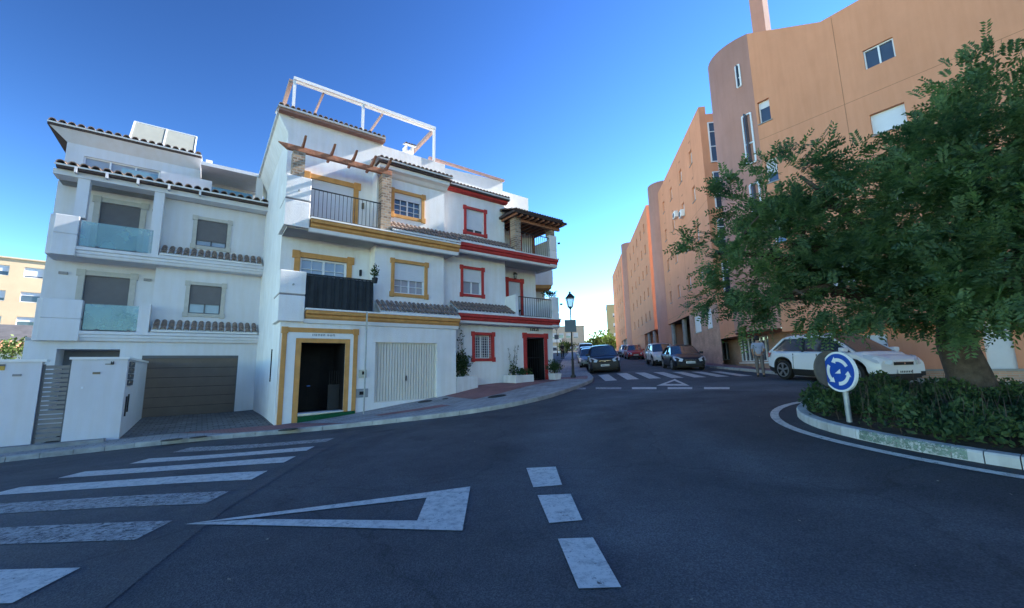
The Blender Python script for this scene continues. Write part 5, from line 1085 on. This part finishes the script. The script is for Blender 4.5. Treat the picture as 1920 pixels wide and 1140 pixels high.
# ================================================================== CARS
def interp(pts,x):
    if x<=pts[0][0]: return pts[0][1]
    for (a,b),(c,d) in zip(pts[:-1],pts[1:]):
        if x<=c: 
            t=(x-a)/(c-a); t=t*t*(3-2*t)*.5+t*.5; return b+(d-b)*t
    return pts[-1][1]
def make_car(label,x,y,heading,col,L=4.2,Wd=1.78,belt=.95,roof=1.5,hood=.92,zr0=.22,wb=2.6,wr=.33,wsx=(1.15,.35),rear=(-1.95,-1.55),tailz=.95,front=.66,clad=None,sedan=False,plate=True,metal=.0,cat='car',railc=None):
    """front points along +x"""
    pm=paint('car_paint_'+'_'.join(str(int(c*1000)) for c in col),col,metal)
    z=H(x,y); hx,hy=math.cos(heading),math.sin(heading); dz=(H(x+hx*1.5,y+hy*1.5)-H(x-hx*1.5,y-hy*1.5))/3.; dy=(H(x-hy*.8,y+hx*.8)-H(x+hy*.8,y-hx*.8))/1.6
    t=empty('parked_car',(x,y,z),0,label,cat,'cars parked along the street'); t.rotation_euler=(math.atan(dy),-math.atan(dz),heading)
    hl=L/2; wxs=(wb/2+.02,-wb/2+.02); Ra=wr+.07
    xs=sorted(set([round(-hl+.04+(L-.08)*i/56,3) for i in range(57)]+[round(w+Ra*math.cos(rad(k*18)),3) for w in wxs for k in range(11)]))
    topc=[(-hl,tailz-.12),(-hl+.10,tailz-.02),(rear[0]+.05,tailz),(rear[0]+.35,belt),(wsx[0]-.1,belt),(wsx[0]+.15,hood),(hl-.55,hood-.08),(hl-.18,front+.08),(hl,front-.06)]
    def hw(x_):
        f=max(0,(abs(x_)-hl*.62)/(hl*.38)); return Wd/2*(1-.17*f**2.6)
    mb=MB(); n=len(xs); NS=8
    for x_ in xs:
        w=hw(x_); zt=interp(topc,x_); zb=.24 if abs(x_)<hl-.3 else .24+.1*(abs(x_)-hl+.3)/.3
        for c in wxs:
            if abs(x_-c)<Ra: zb=max(zb,wr+math.sqrt(Ra*Ra-(x_-c)**2))
        zb=min(zb,zt-.1)
        sec=[(w*.93,zb),(w*.985,zb+(zt-zb)*(.22 if clad else .12)),(w,zb+(zt-zb)*.42),(w*.985,zb+(zt-zb)*.74),(w*.95,zt-.05),(w*.88,zt-.005),(w*.5,zt+.02),(0,zt+.03)]
        for yy,zz in sec: mb.v.append((x_,yy,zz))
        for yy,zz in sec[::-1][1:]: mb.v.append((x_,-yy,zz))
    M_=2*NS-1
    for i in range(n-1):
        for k in range(M_-1):
            a=i*M_+k; mb.f.append([a,a+1,a+M_+1,a+M_]); mb.m.append(1 if (clad and k in (0,M_-2)) else 0)
    mb.f.append(list(range(M_))); mb.m.append(0); mb.f.append([(n-1)*M_+k for k in range(M_)][::-1]); mb.m.append(0)
    # roof + pillars
    xr_b,xr_t=rear; xf_b,xf_t=wsx; wbt=Wd/2*.90; wtp=Wd/2*.70
    rl=[(xr_t-.02,roof-.06),(xr_t+.35,roof-.005),((xr_t+xf_t)/2,roof+.02),(xf_t,roof-.03)]
    rx=[xr_t+(xf_t-xr_t)*i/10 for i in range(11)]; b0=len(mb.v)
    for x_ in rx:
        zz=interp(rl,x_)
        for f,dzz in ((1.02,-.06),(.99,-.02),(.85,.015),(.45,.035),(0,.04),(-.45,.035),(-.85,.015),(-.99,-.02),(-1.02,-.06)): mb.v.append((x_,wtp*f,zz+dzz))
    for i in range(10):
        for k in range(8): a=b0+i*9+k; mb.f.append([a,a+1,a+10,a+9]); mb.m.append(0)
    for sgn in (1,-1):
        mb.bar((xf_b+.03,sgn*wbt,belt-.05),(xf_t,sgn*wtp*1.01,roof-.09),.06,.05); mb.bar((xr_b-.0,sgn*wbt*.97,tailz-.05 if sedan else belt-.05),(xr_t,sgn*wtp*1.01,roof-.12),.13,.06)
        xm=(xf_t+xr_t)/2-.1; mb.bar((xm+.1,sgn*wbt*1.01,belt-.02),(xm,sgn*wtp*1.03,roof-.09),.07,.03,mi=1); mb.bar((xf_t+.02,sgn*wtp*1.0,roof-.07),(xr_t,sgn*wtp*1.0,roof-.10),.05,.05)
    body=mb.build('body',[pm,blackP],t,smooth=True)
    try: body.data.set_sharp_from_angle(angle=rad(40))
    except Exception: pass
    ub=MB(); ub.box(-hl+.25,hl-.25,-Wd*.40,Wd*.40,.17,.62); ub.build('underbody',blackP,t)
    # glass
    def g4(nm,a,b,c,d): m=MB(); m.quad(a,b,c,d); return m.build(nm,carG,t)
    for sgn in (1,-1):
        m=MB(); A=(xf_b+.02,sgn*wbt*.995,belt-.03); Bp=(xf_t+.0,sgn*wtp*1.0,roof-.08); C=(xr_t,sgn*wtp*1.0,roof-.11); D=(xr_b+.05,sgn*wbt*.97,belt-.03)
        m.quad(A,Bp,C,D); m.build('side_window',carG,t)
    m=MB(); seg=6
    def ws(xb,zb_,wb_,xt,zt_,wt_,bul):
        vs=[]
        for j in range(2):
            for i in range(seg+1):
                u=-1+2*i/seg; xx,zz,ww=(xb,zb_,wb_) if j==0 else (xt,zt_,wt_); vs.append((xx+bul*(1-u*u),u*ww,zz+(.03 if j else 0)*(1-u*u)))
        return vs,[(i,i+1,seg+2+i,seg+1+i) for i in range(seg)]
    m.add(*ws(xf_b,belt-.03,wbt*.99,xf_t-.02,roof-.045,wtp*.99,.12)); m.build('windscreen',carG,t,smooth=True)
    m=MB(); m.add(*ws(xr_b,(tailz if sedan else belt)-.03,wbt*.96,xr_t+.02,roof-.075,wtp*.99,-.08)); m.build('rear_window',carG,t,smooth=True)
    # interior
    MB().box(xr_t+.2,xf_t-.35,-wtp*.8,wtp*.8,belt-.1,belt+.12).build('seats',blackP,t)
    # wheels
    for c in wxs:
        for sgn in (1,-1):
            yo=sgn*(Wd/2-.02); yi=sgn*(Wd/2-.22)
            m=MB(); m.tube((c,yi,wr),(c,yo-sgn*.02,wr),wr,n=28); m.tube((c,yo-sgn*.02,wr),(c,yo,wr),wr,wr*.93,n=28); w_o=m.build('tyre',tyreM,t)
            r=MB(); r.tube((c,yo-sgn*.01,wr),(c,yo+sgn*.004,wr),wr*.70,n=24,mi=1); r.tube((c,yo,wr),(c,yo+sgn*.02,wr),wr*.14,n=10)
            for k in range(5):
                a=rad(72*k+18); 
                for da in (-.13,.13): r.bar((c+math.cos(a+da)*wr*.14,yo+sgn*.012,wr+math.sin(a+da)*wr*.14),(c+math.cos(a+da*.9)*wr*.68,yo+sgn*.012,wr+math.sin(a+da*.9)*wr*.68),.035,.018,upv=(0,1,0))
            for k in range(24):
                a=rad(15*k); a2=rad(15*(k+1)); r.bar((c+math.cos(a)*wr*.69,yo+sgn*.01,wr+math.sin(a)*wr*.69),(c+math.cos(a2)*wr*.69,yo+sgn*.01,wr+math.sin(a2)*wr*.69),.03,.02,upv=(0,1,0))
            r.build('rim',[rimM,darkin],w_o)
    for sgn in (1,-1):
        m=MB(); w=hw(hl-.2); e_=.045
        m.add([(hl-.02+e_,sgn*w*.50,front-.01),(hl-.02+e_,sgn*w*.58,front-.15),(hl-.16+e_,sgn*w*1.03,front-.10),(hl-.45+e_*.5,sgn*w*1.085,front+.06),(hl-.50,sgn*w*1.02,front+.15),(hl-.20+e_*.5,sgn*w*.80,front+.11)],[(0,1,2,5),(2,3,4,5)])
        m.add([(hl-.3,sgn*w*.5,front-.01),(hl-.3,sgn*w*.58,front-.15),(hl-.3,sgn*w*.95,front-.10),(hl-.02+e_,sgn*w*.50,front-.01),(hl-.02+e_,sgn*w*.58,front-.15),(hl-.16+e_,sgn*w*1.03,front-.10),(hl-.20+e_*.5,sgn*w*.80,front+.11),(hl-.45,sgn*w*.7,front+.08)],[(0,1,4,3),(1,2,5,4),(0,3,6,7)])
        m.build('headlight',lampG,t)
        w=hw(-hl+.2); m=MB(); m.add([(-hl+.0,sgn*w*.62,tailz-.26),(-hl+.0,sgn*w*.62,tailz-.10),(-hl+.08,sgn*w*.95,tailz-.08),(-hl+.30,sgn*w*1.03,tailz-.10),(-hl+.22,sgn*w*1.03,tailz-.28),(-hl+.06,sgn*w*.97,tailz-.30)],[(0,1,2,5),(2,3,4,5)]); m.build('tail_light',tailM,t)
        m=MB(); m.box(wsx[0]-.32,wsx[0]-.14,sgn*Wd*.5-.04 if sgn>0 else -Wd*.5-.16,sgn*Wd*.5+.16 if sgn>0 else -Wd*.5+.04,belt+.0,belt+.14); m.build('wing_mirror',pm,t,bevel=.03)
        m=MB()
        for hx_ in (.25,-.75): m.box(hx_-.09,hx_+.09,sgn*(Wd/2)-.01 if sgn>0 else -Wd/2-.015,sgn*(Wd/2)+.015 if sgn>0 else -Wd/2+.01,belt-.18,belt-.15)
        m.build('door_handle',pm,t)
        m=MB()
        for sx_ in (wsx[0]-.28,wsx[0]-1.28,wsx[0]-2.25): m.box(sx_-.006,sx_+.006,sgn*(Wd/2*.99)-.012,sgn*(Wd/2*.99)+.012,.34,belt-.08)
        m.build('door_seam',blackP,t)
        if railc: MB().bar((xf_t-.1,sgn*wtp*.92,roof+.05),(xr_t+.1,sgn*wtp*.92,roof+.03),.03).build('roof_rail',railc,t)
    w=hw(hl-.03)
    m=MB(); m.box(hl-.06,hl+.005,-w*.42,w*.42,front-.16,front-.07); m.box(hl-.06,hl+.01,-w*.72,w*.72,.27,.40); m.box(hl-.16,hl-.02,-w*.99,-w*.80,.33,.46); m.box(hl-.16,hl-.02,w*.80,w*.99,.33,.46); m.build('grille',blackP,t)
    m=MB(); m.bar((hl+.012,-w*.42,front-.07),(hl+.012,w*.42,front-.07),.015); m.build('grille_trim',chrome,t)
    m=MB(); m.tube((hl+.004,0,front-.115),(hl+.016,0,front-.115),.03,n=12); m.build('badge',chrome,t)
    for xx,sg_ in ((hl+.012,1),(-hl-.004,-1)):
        zz=.46 if sg_>0 else .6
        pl=MB().box(xx-.006,xx+.006,-.26,.26,zz-.055,zz+.055).build('number_plate',plateM,t); ik=MB()
        for k in range(7): ik.box(xx+sg_*.006,xx+sg_*.009,-.20+k*.062,-.165+k*.062,zz-.03,zz+.03)
        ik.box(xx+sg_*.006,xx+sg_*.0085,.225,.255,zz-.05,zz+.05); ik.build('plate_marks',inkM,pl)
    m=MB(); m.box(-hl-.01,-hl+.08,-w*.8,w*.8,.26,.42); m.build('rear_bumper',blackP,t)
    return t
street=math.atan2(-SUv.y,-SUv.x)   # facing the camera
def carpos(px,py,off): q=gnd(px,py); return q
q=gnd(1134,699); make_car('dark blue people carrier facing the camera, first in the left row of parked cars',q.x+.35,q.y+1.9,street,(.012,.016,.026),L=4.3,Wd=1.83,belt=1.05,roof=1.64,hood=1.02,wsx=(1.35,.55),rear=(-2.0,-1.75),tailz=1.05,front=.80,wb=2.7)
make_car('silver-teal hatchback parked behind the dark blue people carrier',q.x-.35+.9,q.y+7.4,street,(.24,.30,.33),metal=.5,L=4.0,Wd=1.72,roof=1.46)
make_car('pale grey hatchback, third in the left row of parked cars',q.x+1.3,q.y+12.9,street,(.42,.43,.44),metal=.3,L=4.0,Wd=1.72,roof=1.48)
make_car('white van-like car, fourth in the left row of parked cars',q.x+2.2,q.y+18.6,street,(.62,.62,.62),L=4.3,Wd=1.8,belt=1.05,roof=1.75,wsx=(1.4,.8),rear=(-2.05,-1.95),tailz=1.1,front=.85,hood=1.05)
make_car('dark grey car, fifth in the left row of parked cars',q.x+3.1,q.y+24.4,street,(.06,.065,.07),L=4.2)
for k,(c,l) in enumerate((((.50,.50,.48),'light grey car, sixth in the left row of parked cars'),((.35,.05,.05),'dull red car, seventh in the left row of parked cars'),((.55,.55,.55),'off-white car, last visible in the left row of parked cars'))):
    make_car(l,q.x+4.0+k*.95,q.y+30+k*5.9,street,c,L=4.1)
b=gnd(1311,694); make_car('black saloon parked nose toward the zebra crossing on the right side',b.x-.1,b.y+2.1,street+rad(-1),(.010,.013,.022),L=4.5,Wd=1.8,belt=.92,roof=1.43,hood=.90,wsx=(1.05,.25),rear=(-1.75,-1.05),tailz=.98,front=.66,sedan=True,wb=2.7)
b2=gnd(1246,685); make_car('white crossover parked right behind the black saloon',b2.x+.15,b.y+8.3,street,(.66,.66,.66),L=4.25,Wd=1.82,belt=1.02,roof=1.6,hood=.98,front=.76,tailz=1.02,clad=True,wr=.35)
b3=gnd(1208,674); make_car('red hatchback parked in the right row behind the white crossover',b3.x-.35,b3.y+2.5,street,(.38,.02,.025),L=4.0,Wd=1.74,roof=1.47)
make_car('silver hatchback farthest in the right row, behind the red one',b3.x+.75,b3.y+9.0,street,(.50,.52,.54),metal=.4,L=4.0,Wd=1.74,roof=1.47)
# white SUV by the island, pointing right and toward the camera
r_=Vector((10.17,16.14)); f_=Vector((10.72,12.95)); 
hd=math.atan2(f_.y-r_.y,f_.x-r_.x); mid=(r_+f_)/2; side_=Vector((-math.sin(hd),math.cos(hd)))
wbm=(f_-r_).length; print('SUV wheelbase',wbm)
ct=mid+side_*.90
make_car('white crossover with a panoramic dark roof line, parked behind the blue roundabout sign',ct.x,ct.y,hd,(.70,.72,.76),L=4.38,Wd=1.86,belt=1.05,roof=1.63,hood=1.03,wb=2.70,wr=.36,wsx=(1.42,.50),rear=(-2.0,-1.45),tailz=1.10,front=.82,clad=True,railc=chrome)
# ================================================================== PEOPLE
def skinmesh(name,verts,edges,radii,m,parent,root=0,sub=1):
    me=bpy.data.meshes.new(name); me.from_pydata(verts,edges,[]); o=bpy.data.objects.new(name,me); COL.objects.link(o); o.parent=parent; me.materials.append(m)
    sk=o.modifiers.new('skin','SKIN'); sk.use_smooth_shade=True
    if not me.skin_vertices: 
        bm=bmesh.new(); bm.from_mesh(me); bm.verts.layers.skin.verify(); bm.to_mesh(me); bm.free()
    for i,r in enumerate(radii): 
        me.skin_vertices[0].data[i].radius=r if isinstance(r,tuple) else (r,r)
    me.skin_vertices[0].data[root].use_root=True
    s=o.modifiers.new('sub','SUBSURF'); s.levels=sub; s.render_levels=sub
    return o
def person(label,x,y,face,h=1.68,zo=0.,shirt=shirtM,trou=trouM,group=None):
    t=empty('person',(x,y,H(x,y)+zo),face,label,'person',group); k=h/1.7; t.scale=(k,k,k)
    V=[(0,0,.95),(0,.01,1.15),(0,.0,1.36),(0,.01,1.47),(0,-.01,1.55),(0,-.02,1.62),(0,-.01,1.68),
       (.17,.0,1.40),(.22,.02,1.13),(.20,-.12,.93),(.18,-.17,.86),(-.17,.0,1.40),(-.22,.02,1.13),(-.16,-.16,1.02),(-.10,-.22,1.0),
       (.09,0,.90),(.10,-.02,.50),(.10,.03,.09),(.11,-.10,.03),(-.09,0,.90),(-.10,.02,.50),(-.11,.05,.09),(-.12,-.07,.03)]
    E=[(0,1),(1,2),(2,3),(3,4),(4,5),(5,6),(2,7),(7,8),(8,9),(9,10),(2,11),(11,12),(12,13),(13,14),(0,15),(15,16),(16,17),(17,18),(0,19),(19,20),(20,21),(21,22)]
    R=[(.13,.10),(.12,.09),(.15,.10),.052,.075,.088,.06,.055,.04,.03,.03,.055,.04,.03,.03,.085,.055,.042,.038,.085,.055,.042,.038]
    skinmesh('body',V,E,R,skinM,t)
    # clothing
    V2=[(0,0,.93),(0,.01,1.15),(0,0,1.36),(0,0,1.44),(.18,0,1.40),(.225,.02,1.16),(-.18,0,1.40),(-.225,.02,1.16)]
    skinmesh('shirt',V2,[(0,1),(1,2),(2,3),(2,4),(4,5),(2,6),(6,7)],[(.155,.125),(.145,.115),(.175,.122),.075,.075,.058,.075,.058],shirt,t,root=1)
    V3=[(0,0,.98),(.095,0,.88),(.10,-.02,.50),(.10,.03,.12),(-.095,0,.88),(-.10,.02,.50),(-.11,.05,.12)]
    skinmesh('trousers',V3,[(0,1),(1,2),(2,3),(0,4),(4,5),(5,6)],[(.15,.125),.105,.072,.06,.105,.072,.06],trou,t)
    sh=MB()
    for sx,sy in ((.105,0),(-.115,.03)): sh.box(sx-.05,sx+.05,sy-.17,sy+.10,0,.09)
    sh.build('shoes',shoeM,t,bevel=.03)
    hm=MB(); n=10
    for i in range(n+1):
        for j in range(12):
            th=math.pi*i/n*.72; ph=2*math.pi*j/12; r=.112; hm.v.append((r*math.sin(th)*math.cos(ph)*.9,.015+r*math.sin(th)*math.sin(ph)*1.05+.015,1.635+r*math.cos(th)*1.1))
    for i in range(n):
        for j in range(12): a=i*12+j; b=i*12+(j+1)%12; hm.f.append([a,b,b+12,a+12]); hm.m.append(0)
    hm.build('hair',hairM,t,smooth=True); 
    fc=MB(); 
    for e in (-.035,.035): fc.box(e-.012,e+.012,-.112,-.10,1.615,1.627)
    fc.box(-.022,.022,-.110,-.098,1.555,1.562); fc.add([(-.012,-.10,1.585),(.012,-.10,1.585),(0,-.125,1.583),(0,-.1,1.62)],[(0,1,2),(0,2,3),(1,3,2)]); fc.build('face_features',mat('feature_brown',(.16,.08,.06),.6,0),t)
    for sgn in (1,-1):
        hx,hy,hz=(.18,-.17,.86) if sgn>0 else (-.10,-.22,1.0)
        fm=MB()
        for q in range(4): fm.path([(hx+(q-1.5)*.018,hy-.01,hz-.02),(hx+(q-1.5)*.02,hy-.035,hz-.055),(hx+(q-1.5)*.019,hy-.03,hz-.085+abs(q-1.5)*.008)],[.009,.0085,.007],n=6)
        fm.path([(hx-sgn*.03,hy-.01,hz),(hx-sgn*.05,hy-.03,hz-.03),(hx-sgn*.05,hy-.045,hz-.05)],[.01,.009,.008],n=6); fm.build('fingers',skinM,t,smooth=True)
    return t
q=gnd(1427,706.5); person('dark-haired person in pale top and grey trousers standing behind the white crossover',q.x,q.y,rad(150),1.68)
x,y=5.6,47; person('small distant person in dark clothes on the left pavement',x,y,rad(20),1.7,KH,shirt=shoeM,trou=shoeM)
# ================================================================== TREES
def tree_from(name,label,base,zb,trunk,limbs,lobes,nspray,leaflets,seed,lm=leafA,ls=.11,trunk_r=.26,group=None,sl=.42):
    rnd=random.Random(seed); t=empty(name,(base[0],base[1],zb),0,label,'tree',group); B0=Vector((base[0],base[1],zb))
    mb=MB(); pts=[Vector((0,0,-.2))]+[Vector(p) for p in trunk]; n=len(pts); mb.path(pts,[trunk_r*(1.5 if i==0 else 1.15-.45*i/(n-1)) for i in range(n)],n=14)
    top=pts[-1]
    ends=[]
    for l in limbs:
        e=Vector(l)-B0; m1=top.lerp(e,.45)+Vector((rnd.uniform(-.3,.3),rnd.uniform(-.3,.3),-.25)); st=pts[-2].lerp(top,rnd.uniform(.4,1)); mb.path([st,st.lerp(m1,.5)+Vector((0,0,.05)),m1,m1.lerp(e,.5)+Vector((rnd.uniform(-.2,.2),rnd.uniform(-.2,.2),.15)),e],[trunk_r*.55,trunk_r*.45,trunk_r*.36,trunk_r*.22,.03],n=9); ends.append((m1,e))
        for k in range(5):
            f=rnd.uniform(.3,1.); a=m1.lerp(e,f); d=Vector((rnd.gauss(0,1),rnd.gauss(0,1),rnd.gauss(.4,.8))).normalized()*rnd.uniform(.6,1.3); mb.path([a,a+d*.5+Vector((0,0,.1)),a+d],[.05,.03,.01],n=6)
    mb.build('trunk',bark,t,smooth=True,fix=False)
    cm=MB(); V=cm.v; Fc=cm.f; M_=cm.m
    tot=sum(l[3]**2*l[4] if len(l)>4 else l[3]**2 for l in lobes)
    for l in lobes:
        c=Vector(l[:3])-B0; r=l[3]; cnt=int(nspray*(r**2*(l[4] if len(l)>4 else 1))/tot)
        tw=[Vector((rnd.gauss(0,1),rnd.gauss(0,1),rnd.gauss(0,.9))).normalized() for _ in range(max(8,int(cnt/14)))]
        for i in range(cnt):
            g=tw[i%len(tw)]; v=(g+Vector((rnd.gauss(0,.17),rnd.gauss(0,.17),rnd.gauss(0,.17)))); rr=r*(.45+.62*rnd.random()**.6)*(1+.25*math.sin(g.x*9+g.y*7+g.z*5)); p=c+v.normalized()*rr; p.z=p.z
            # spray: pinnate twig going outwards and slightly down
            d=(v.normalized()+Vector((rnd.gauss(0,.45),rnd.gauss(0,.45),rnd.gauss(-.05,.4)))).normalized(); L_=sl*rnd.uniform(.6,1.2); w=d.cross(Vector((rnd.gauss(0,.5),rnd.gauss(0,.5),1))).normalized(); nrm=w.cross(d)
            for k in range(leaflets):
                f=(k//2+.8)/(leaflets//2+.5); s_=1 if k%2 else -1; b_=p+d*L_*f-Vector((0,0,.12*f*f*L_)); dd=(w*s_*.85+d*.55+nrm*rnd.uniform(-.35,.35)).normalized(); ll=ls*rnd.uniform(.75,1.2)*(1-.35*abs(f-.5)); sd=dd.cross(nrm+w*rnd.uniform(-.4,.4)).normalized()*ll*.22
                i0=len(V); V.extend([tuple(b_),tuple(b_+dd*ll*.5+sd),tuple(b_+dd*ll),tuple(b_+dd*ll*.5-sd)]); Fc.append([i0,i0+1,i0+2,i0+3]); M_.append(0)
    cm.build('crown',lm,t,fix=False); return t
def at(px,py,dist):
    d=ray(px,py); d=d/math.hypot(d.x,d.y); p=EYEV+d*dist; return (p.x,p.y,p.z)
def pr(px,dist): return px*dist/ F_PX
tb=(9.0,8.3); tz=H(*tb)+.25
LB=[]
for px,py,ds,rp,wt in [(1500,330,10.2,80,1),(1420,390,10.4,85,1),(1350,475,10.2,60,1),(1400,530,10.0,75,1),(1480,455,10.4,105,1.1),(1570,420,10.8,100,1.1),(1590,310,11.,42,.9),(1470,555,9.8,58,1),(1560,535,10.2,88,1.1),(1640,500,10.6,105,1.1),(1650,570,9.8,55,1),
    (1730,400,11.,115,1.1),(1740,520,10.4,100,1.1),(1800,290,11.5,105,1.1),(1850,430,11,130,1.1),(1885,520,10,105,1.),(1890,210,12.3,105,1.1),(1960,330,11.5,145,1.),(1990,470,10.5,140,1.),(1325,560,9.8,34,1),(1300,450,10.,26,1.1),(1745,300,11.2,66,1.),(1385,600,9.9,26,.9),(1830,600,9.9,50,.8)]:
    x,y,z=at(px,py,ds); LB.append((x,y,z,rp*math.hypot(x,y)/F_PX*.66,wt))
limbs=[LB[i][:3] for i in (0,2,4,7,9,12,15,17,18)]
tr=tree_from('tree','large dark green tree with feathery leaves and a thick dark trunk on the roundabout island','x' and tb,tz,[(0,.0,.5),(-.12,.02,1.1),(-.05,-.02,1.9),(-.2,.05,2.6)],limbs,LB,8800,14,11,trunk_r=.32,ls=.107)
# far trees at the end of the street
for i,(px,py,ds,r,lb) in enumerate(((1128,640,112,3.4,'small dark green tree far down the street, left of the far yellow block'),(1146,643,104,2.6,'bright green bush-like tree at the foot of the far yellow block'),(1062,650,90,1.6,'tiny far tree beside the end of the left pavement'))):
    x,y,z=at(px,py,ds); tt=empty('tree',(x,y,H(x,y)),0,lb,'tree','far trees at the end of the street'); hz=z-H(x,y); MB().tube((0,0,-.2),(0,0,max(.6,hz)),.25,.12,n=8).build('trunk',bark,tt); foliage('crown',(0,0,hz),(r*1.3,r,r*.75),900,.7*r/3,leafC,tt,seed=20+i)
x,y,z=at(24,655,39); tt=empty('tree',(x,y,-1.0),0,'small tree seen against the far white house behind the garden wall','tree'); MB().tube((0,0,0),(0,0,z+1),.1,.05,n=7).build('trunk',bark,tt); foliage('crown',(0,0,z+1.0),(.9,.7,.8),420,.2,leafC,tt,seed=31)
# shrubs on the island: continuous ground cover
rnd=random.Random(5); cm=MB(); V=cm.v;Fc=cm.f
N_SH=30000
for i in range(N_SH):
    a=rnd.uniform(0,2*math.pi); r=3.2*math.sqrt(rnd.random()); x=IC.x+math.cos(a)*r; y=IC.y+math.sin(a)*r
    hgt=(.22+.10*math.sin(x*2.3+1)+.11*math.sin(y*3.1+x)+.09*math.sin(x*5.1-y*4.3))*min(1,(3.28-r)/.35+.25)+.06
    if math.hypot(x-5.62,y-7.0)<.42: continue
    zb=H(x,y)+.15; z=zb+hgt*(rnd.random()**.55)
    d=Vector((rnd.gauss(0,1),rnd.gauss(0,1),rnd.gauss(.6,.7))).normalized(); w=d.orthogonal().normalized(); w=w*math.cos(i)+d.cross(w)*math.sin(i); l=rnd.uniform(.05,.12); c=Vector((x,y,z)); i0=len(V)
    V.extend([tuple(c),tuple(c+d*l*.5+w*l*.24),tuple(c+d*l),tuple(c+d*l*.5-w*l*.24)]); Fc.append([i0,i0+1,i0+2,i0+3]); cm.m.append(0)
for i in range(260):
    a=rnd.uniform(0,2*math.pi); r=2.9*math.sqrt(rnd.random()); x=IC.x+math.cos(a)*r; y=IC.y+math.sin(a)*r; zb=H(x,y)+.1
    e=Vector((x+rnd.uniform(-.15,.15),y+rnd.uniform(-.15,.15),zb+rnd.uniform(.35,.65))); cm.tube((x,y,zb),e,.008,.003,n=4,mi=1)
sh_=cm.build('shrubs',[leafB,bark],fix=False); tag(sh_,'dark green low shrubs filling the roundabout island','shrubs',kind='stuff')
lt=MB()
for i in range(90):
    x=rnd.uniform(-6,9); y=rnd.uniform(2.2,12); 
    if (Vector((x,y))-IC).length<3.5: continue
    a=rnd.uniform(0,6.28); l=rnd.uniform(.012,.035); z=H(x,y)+.012; c=Vector((x,y,z)); d=Vector((math.cos(a),math.sin(a),rnd.uniform(-.1,.4)))*l; w=Vector((-math.sin(a),math.cos(a),.2))*l*.5; lt.quad(c,c+d*.5+w,c+d,c+d*.5-w)
tag(lt.build('fallen_leaves',mat('dry_leaf',(.35,.31,.24),.9,.3,30),fix=False),'small dry leaves and bits of litter scattered on the asphalt','litter',kind='stuff')
# low brick wall by the building
bwl=empty('low_wall',(14.3,13.0,0),RN,'low brick wall near the foot of the orange block behind the tree trunk','low wall'); zl=H(14.3,13.0); MB().box(-1.6,1.8,0,.3,zl-.3,zl+.42).build('wall',brickW,bwl); MB().box(-1.63,1.83,-.03,.33,zl+.42,zl+.48).build('coping',conc,bwl)
# ================================================================== LIGHT
SUN_AZ=rad(58.0); SUN_EL=rad(33)
w=bpy.data.worlds.new('World'); S.world=w; w.use_nodes=True; nt=w.node_tree; bg=nt.nodes['Background']
sk=nt.nodes.new('ShaderNodeTexSky'); sk.sky_type='NISHITA'; sk.sun_disc=False; sk.sun_elevation=SUN_EL; sk.sun_rotation=SUN_AZ; sk.air_density=1.0; sk.dust_density=.0; sk.ozone_density=1.5; sk.altitude=50
gm_=nt.nodes.new('ShaderNodeGamma'); gm_.inputs['Gamma'].default_value=2.05; vm=nt.nodes.new('ShaderNodeVectorMath'); vm.operation='MULTIPLY'; vm.inputs[1].default_value=(.163,.180,.173)
nt.links.new(sk.outputs[0],gm_.inputs['Color']); nt.links.new(gm_.outputs[0],vm.inputs[0]); nt.links.new(vm.outputs[0],bg.inputs[0]); bg.inputs[1].default_value=.10
sd=bpy.data.lights.new('sun','SUN'); sd.energy=5.0; sd.angle=rad(.53); sd.color=(1,.95,.87); so=bpy.data.objects.new('sun',sd); COL.objects.link(so)
dv=Vector((math.sin(SUN_AZ)*math.cos(SUN_EL),math.cos(SUN_AZ)*math.cos(SUN_EL),math.sin(SUN_EL))); so.rotation_euler=dv.to_track_quat('Z','Y').to_euler(); so.location=(0,0,30)
vs=S.view_settings; S.display_settings.display_device='sRGB'; vs.view_transform='Standard'; vs.look='None'; vs.exposure=2.02; vs.gamma=1
S.render.engine='CYCLES'; S.cycles.max_bounces=8; S.cycles.transparent_max_bounces=12
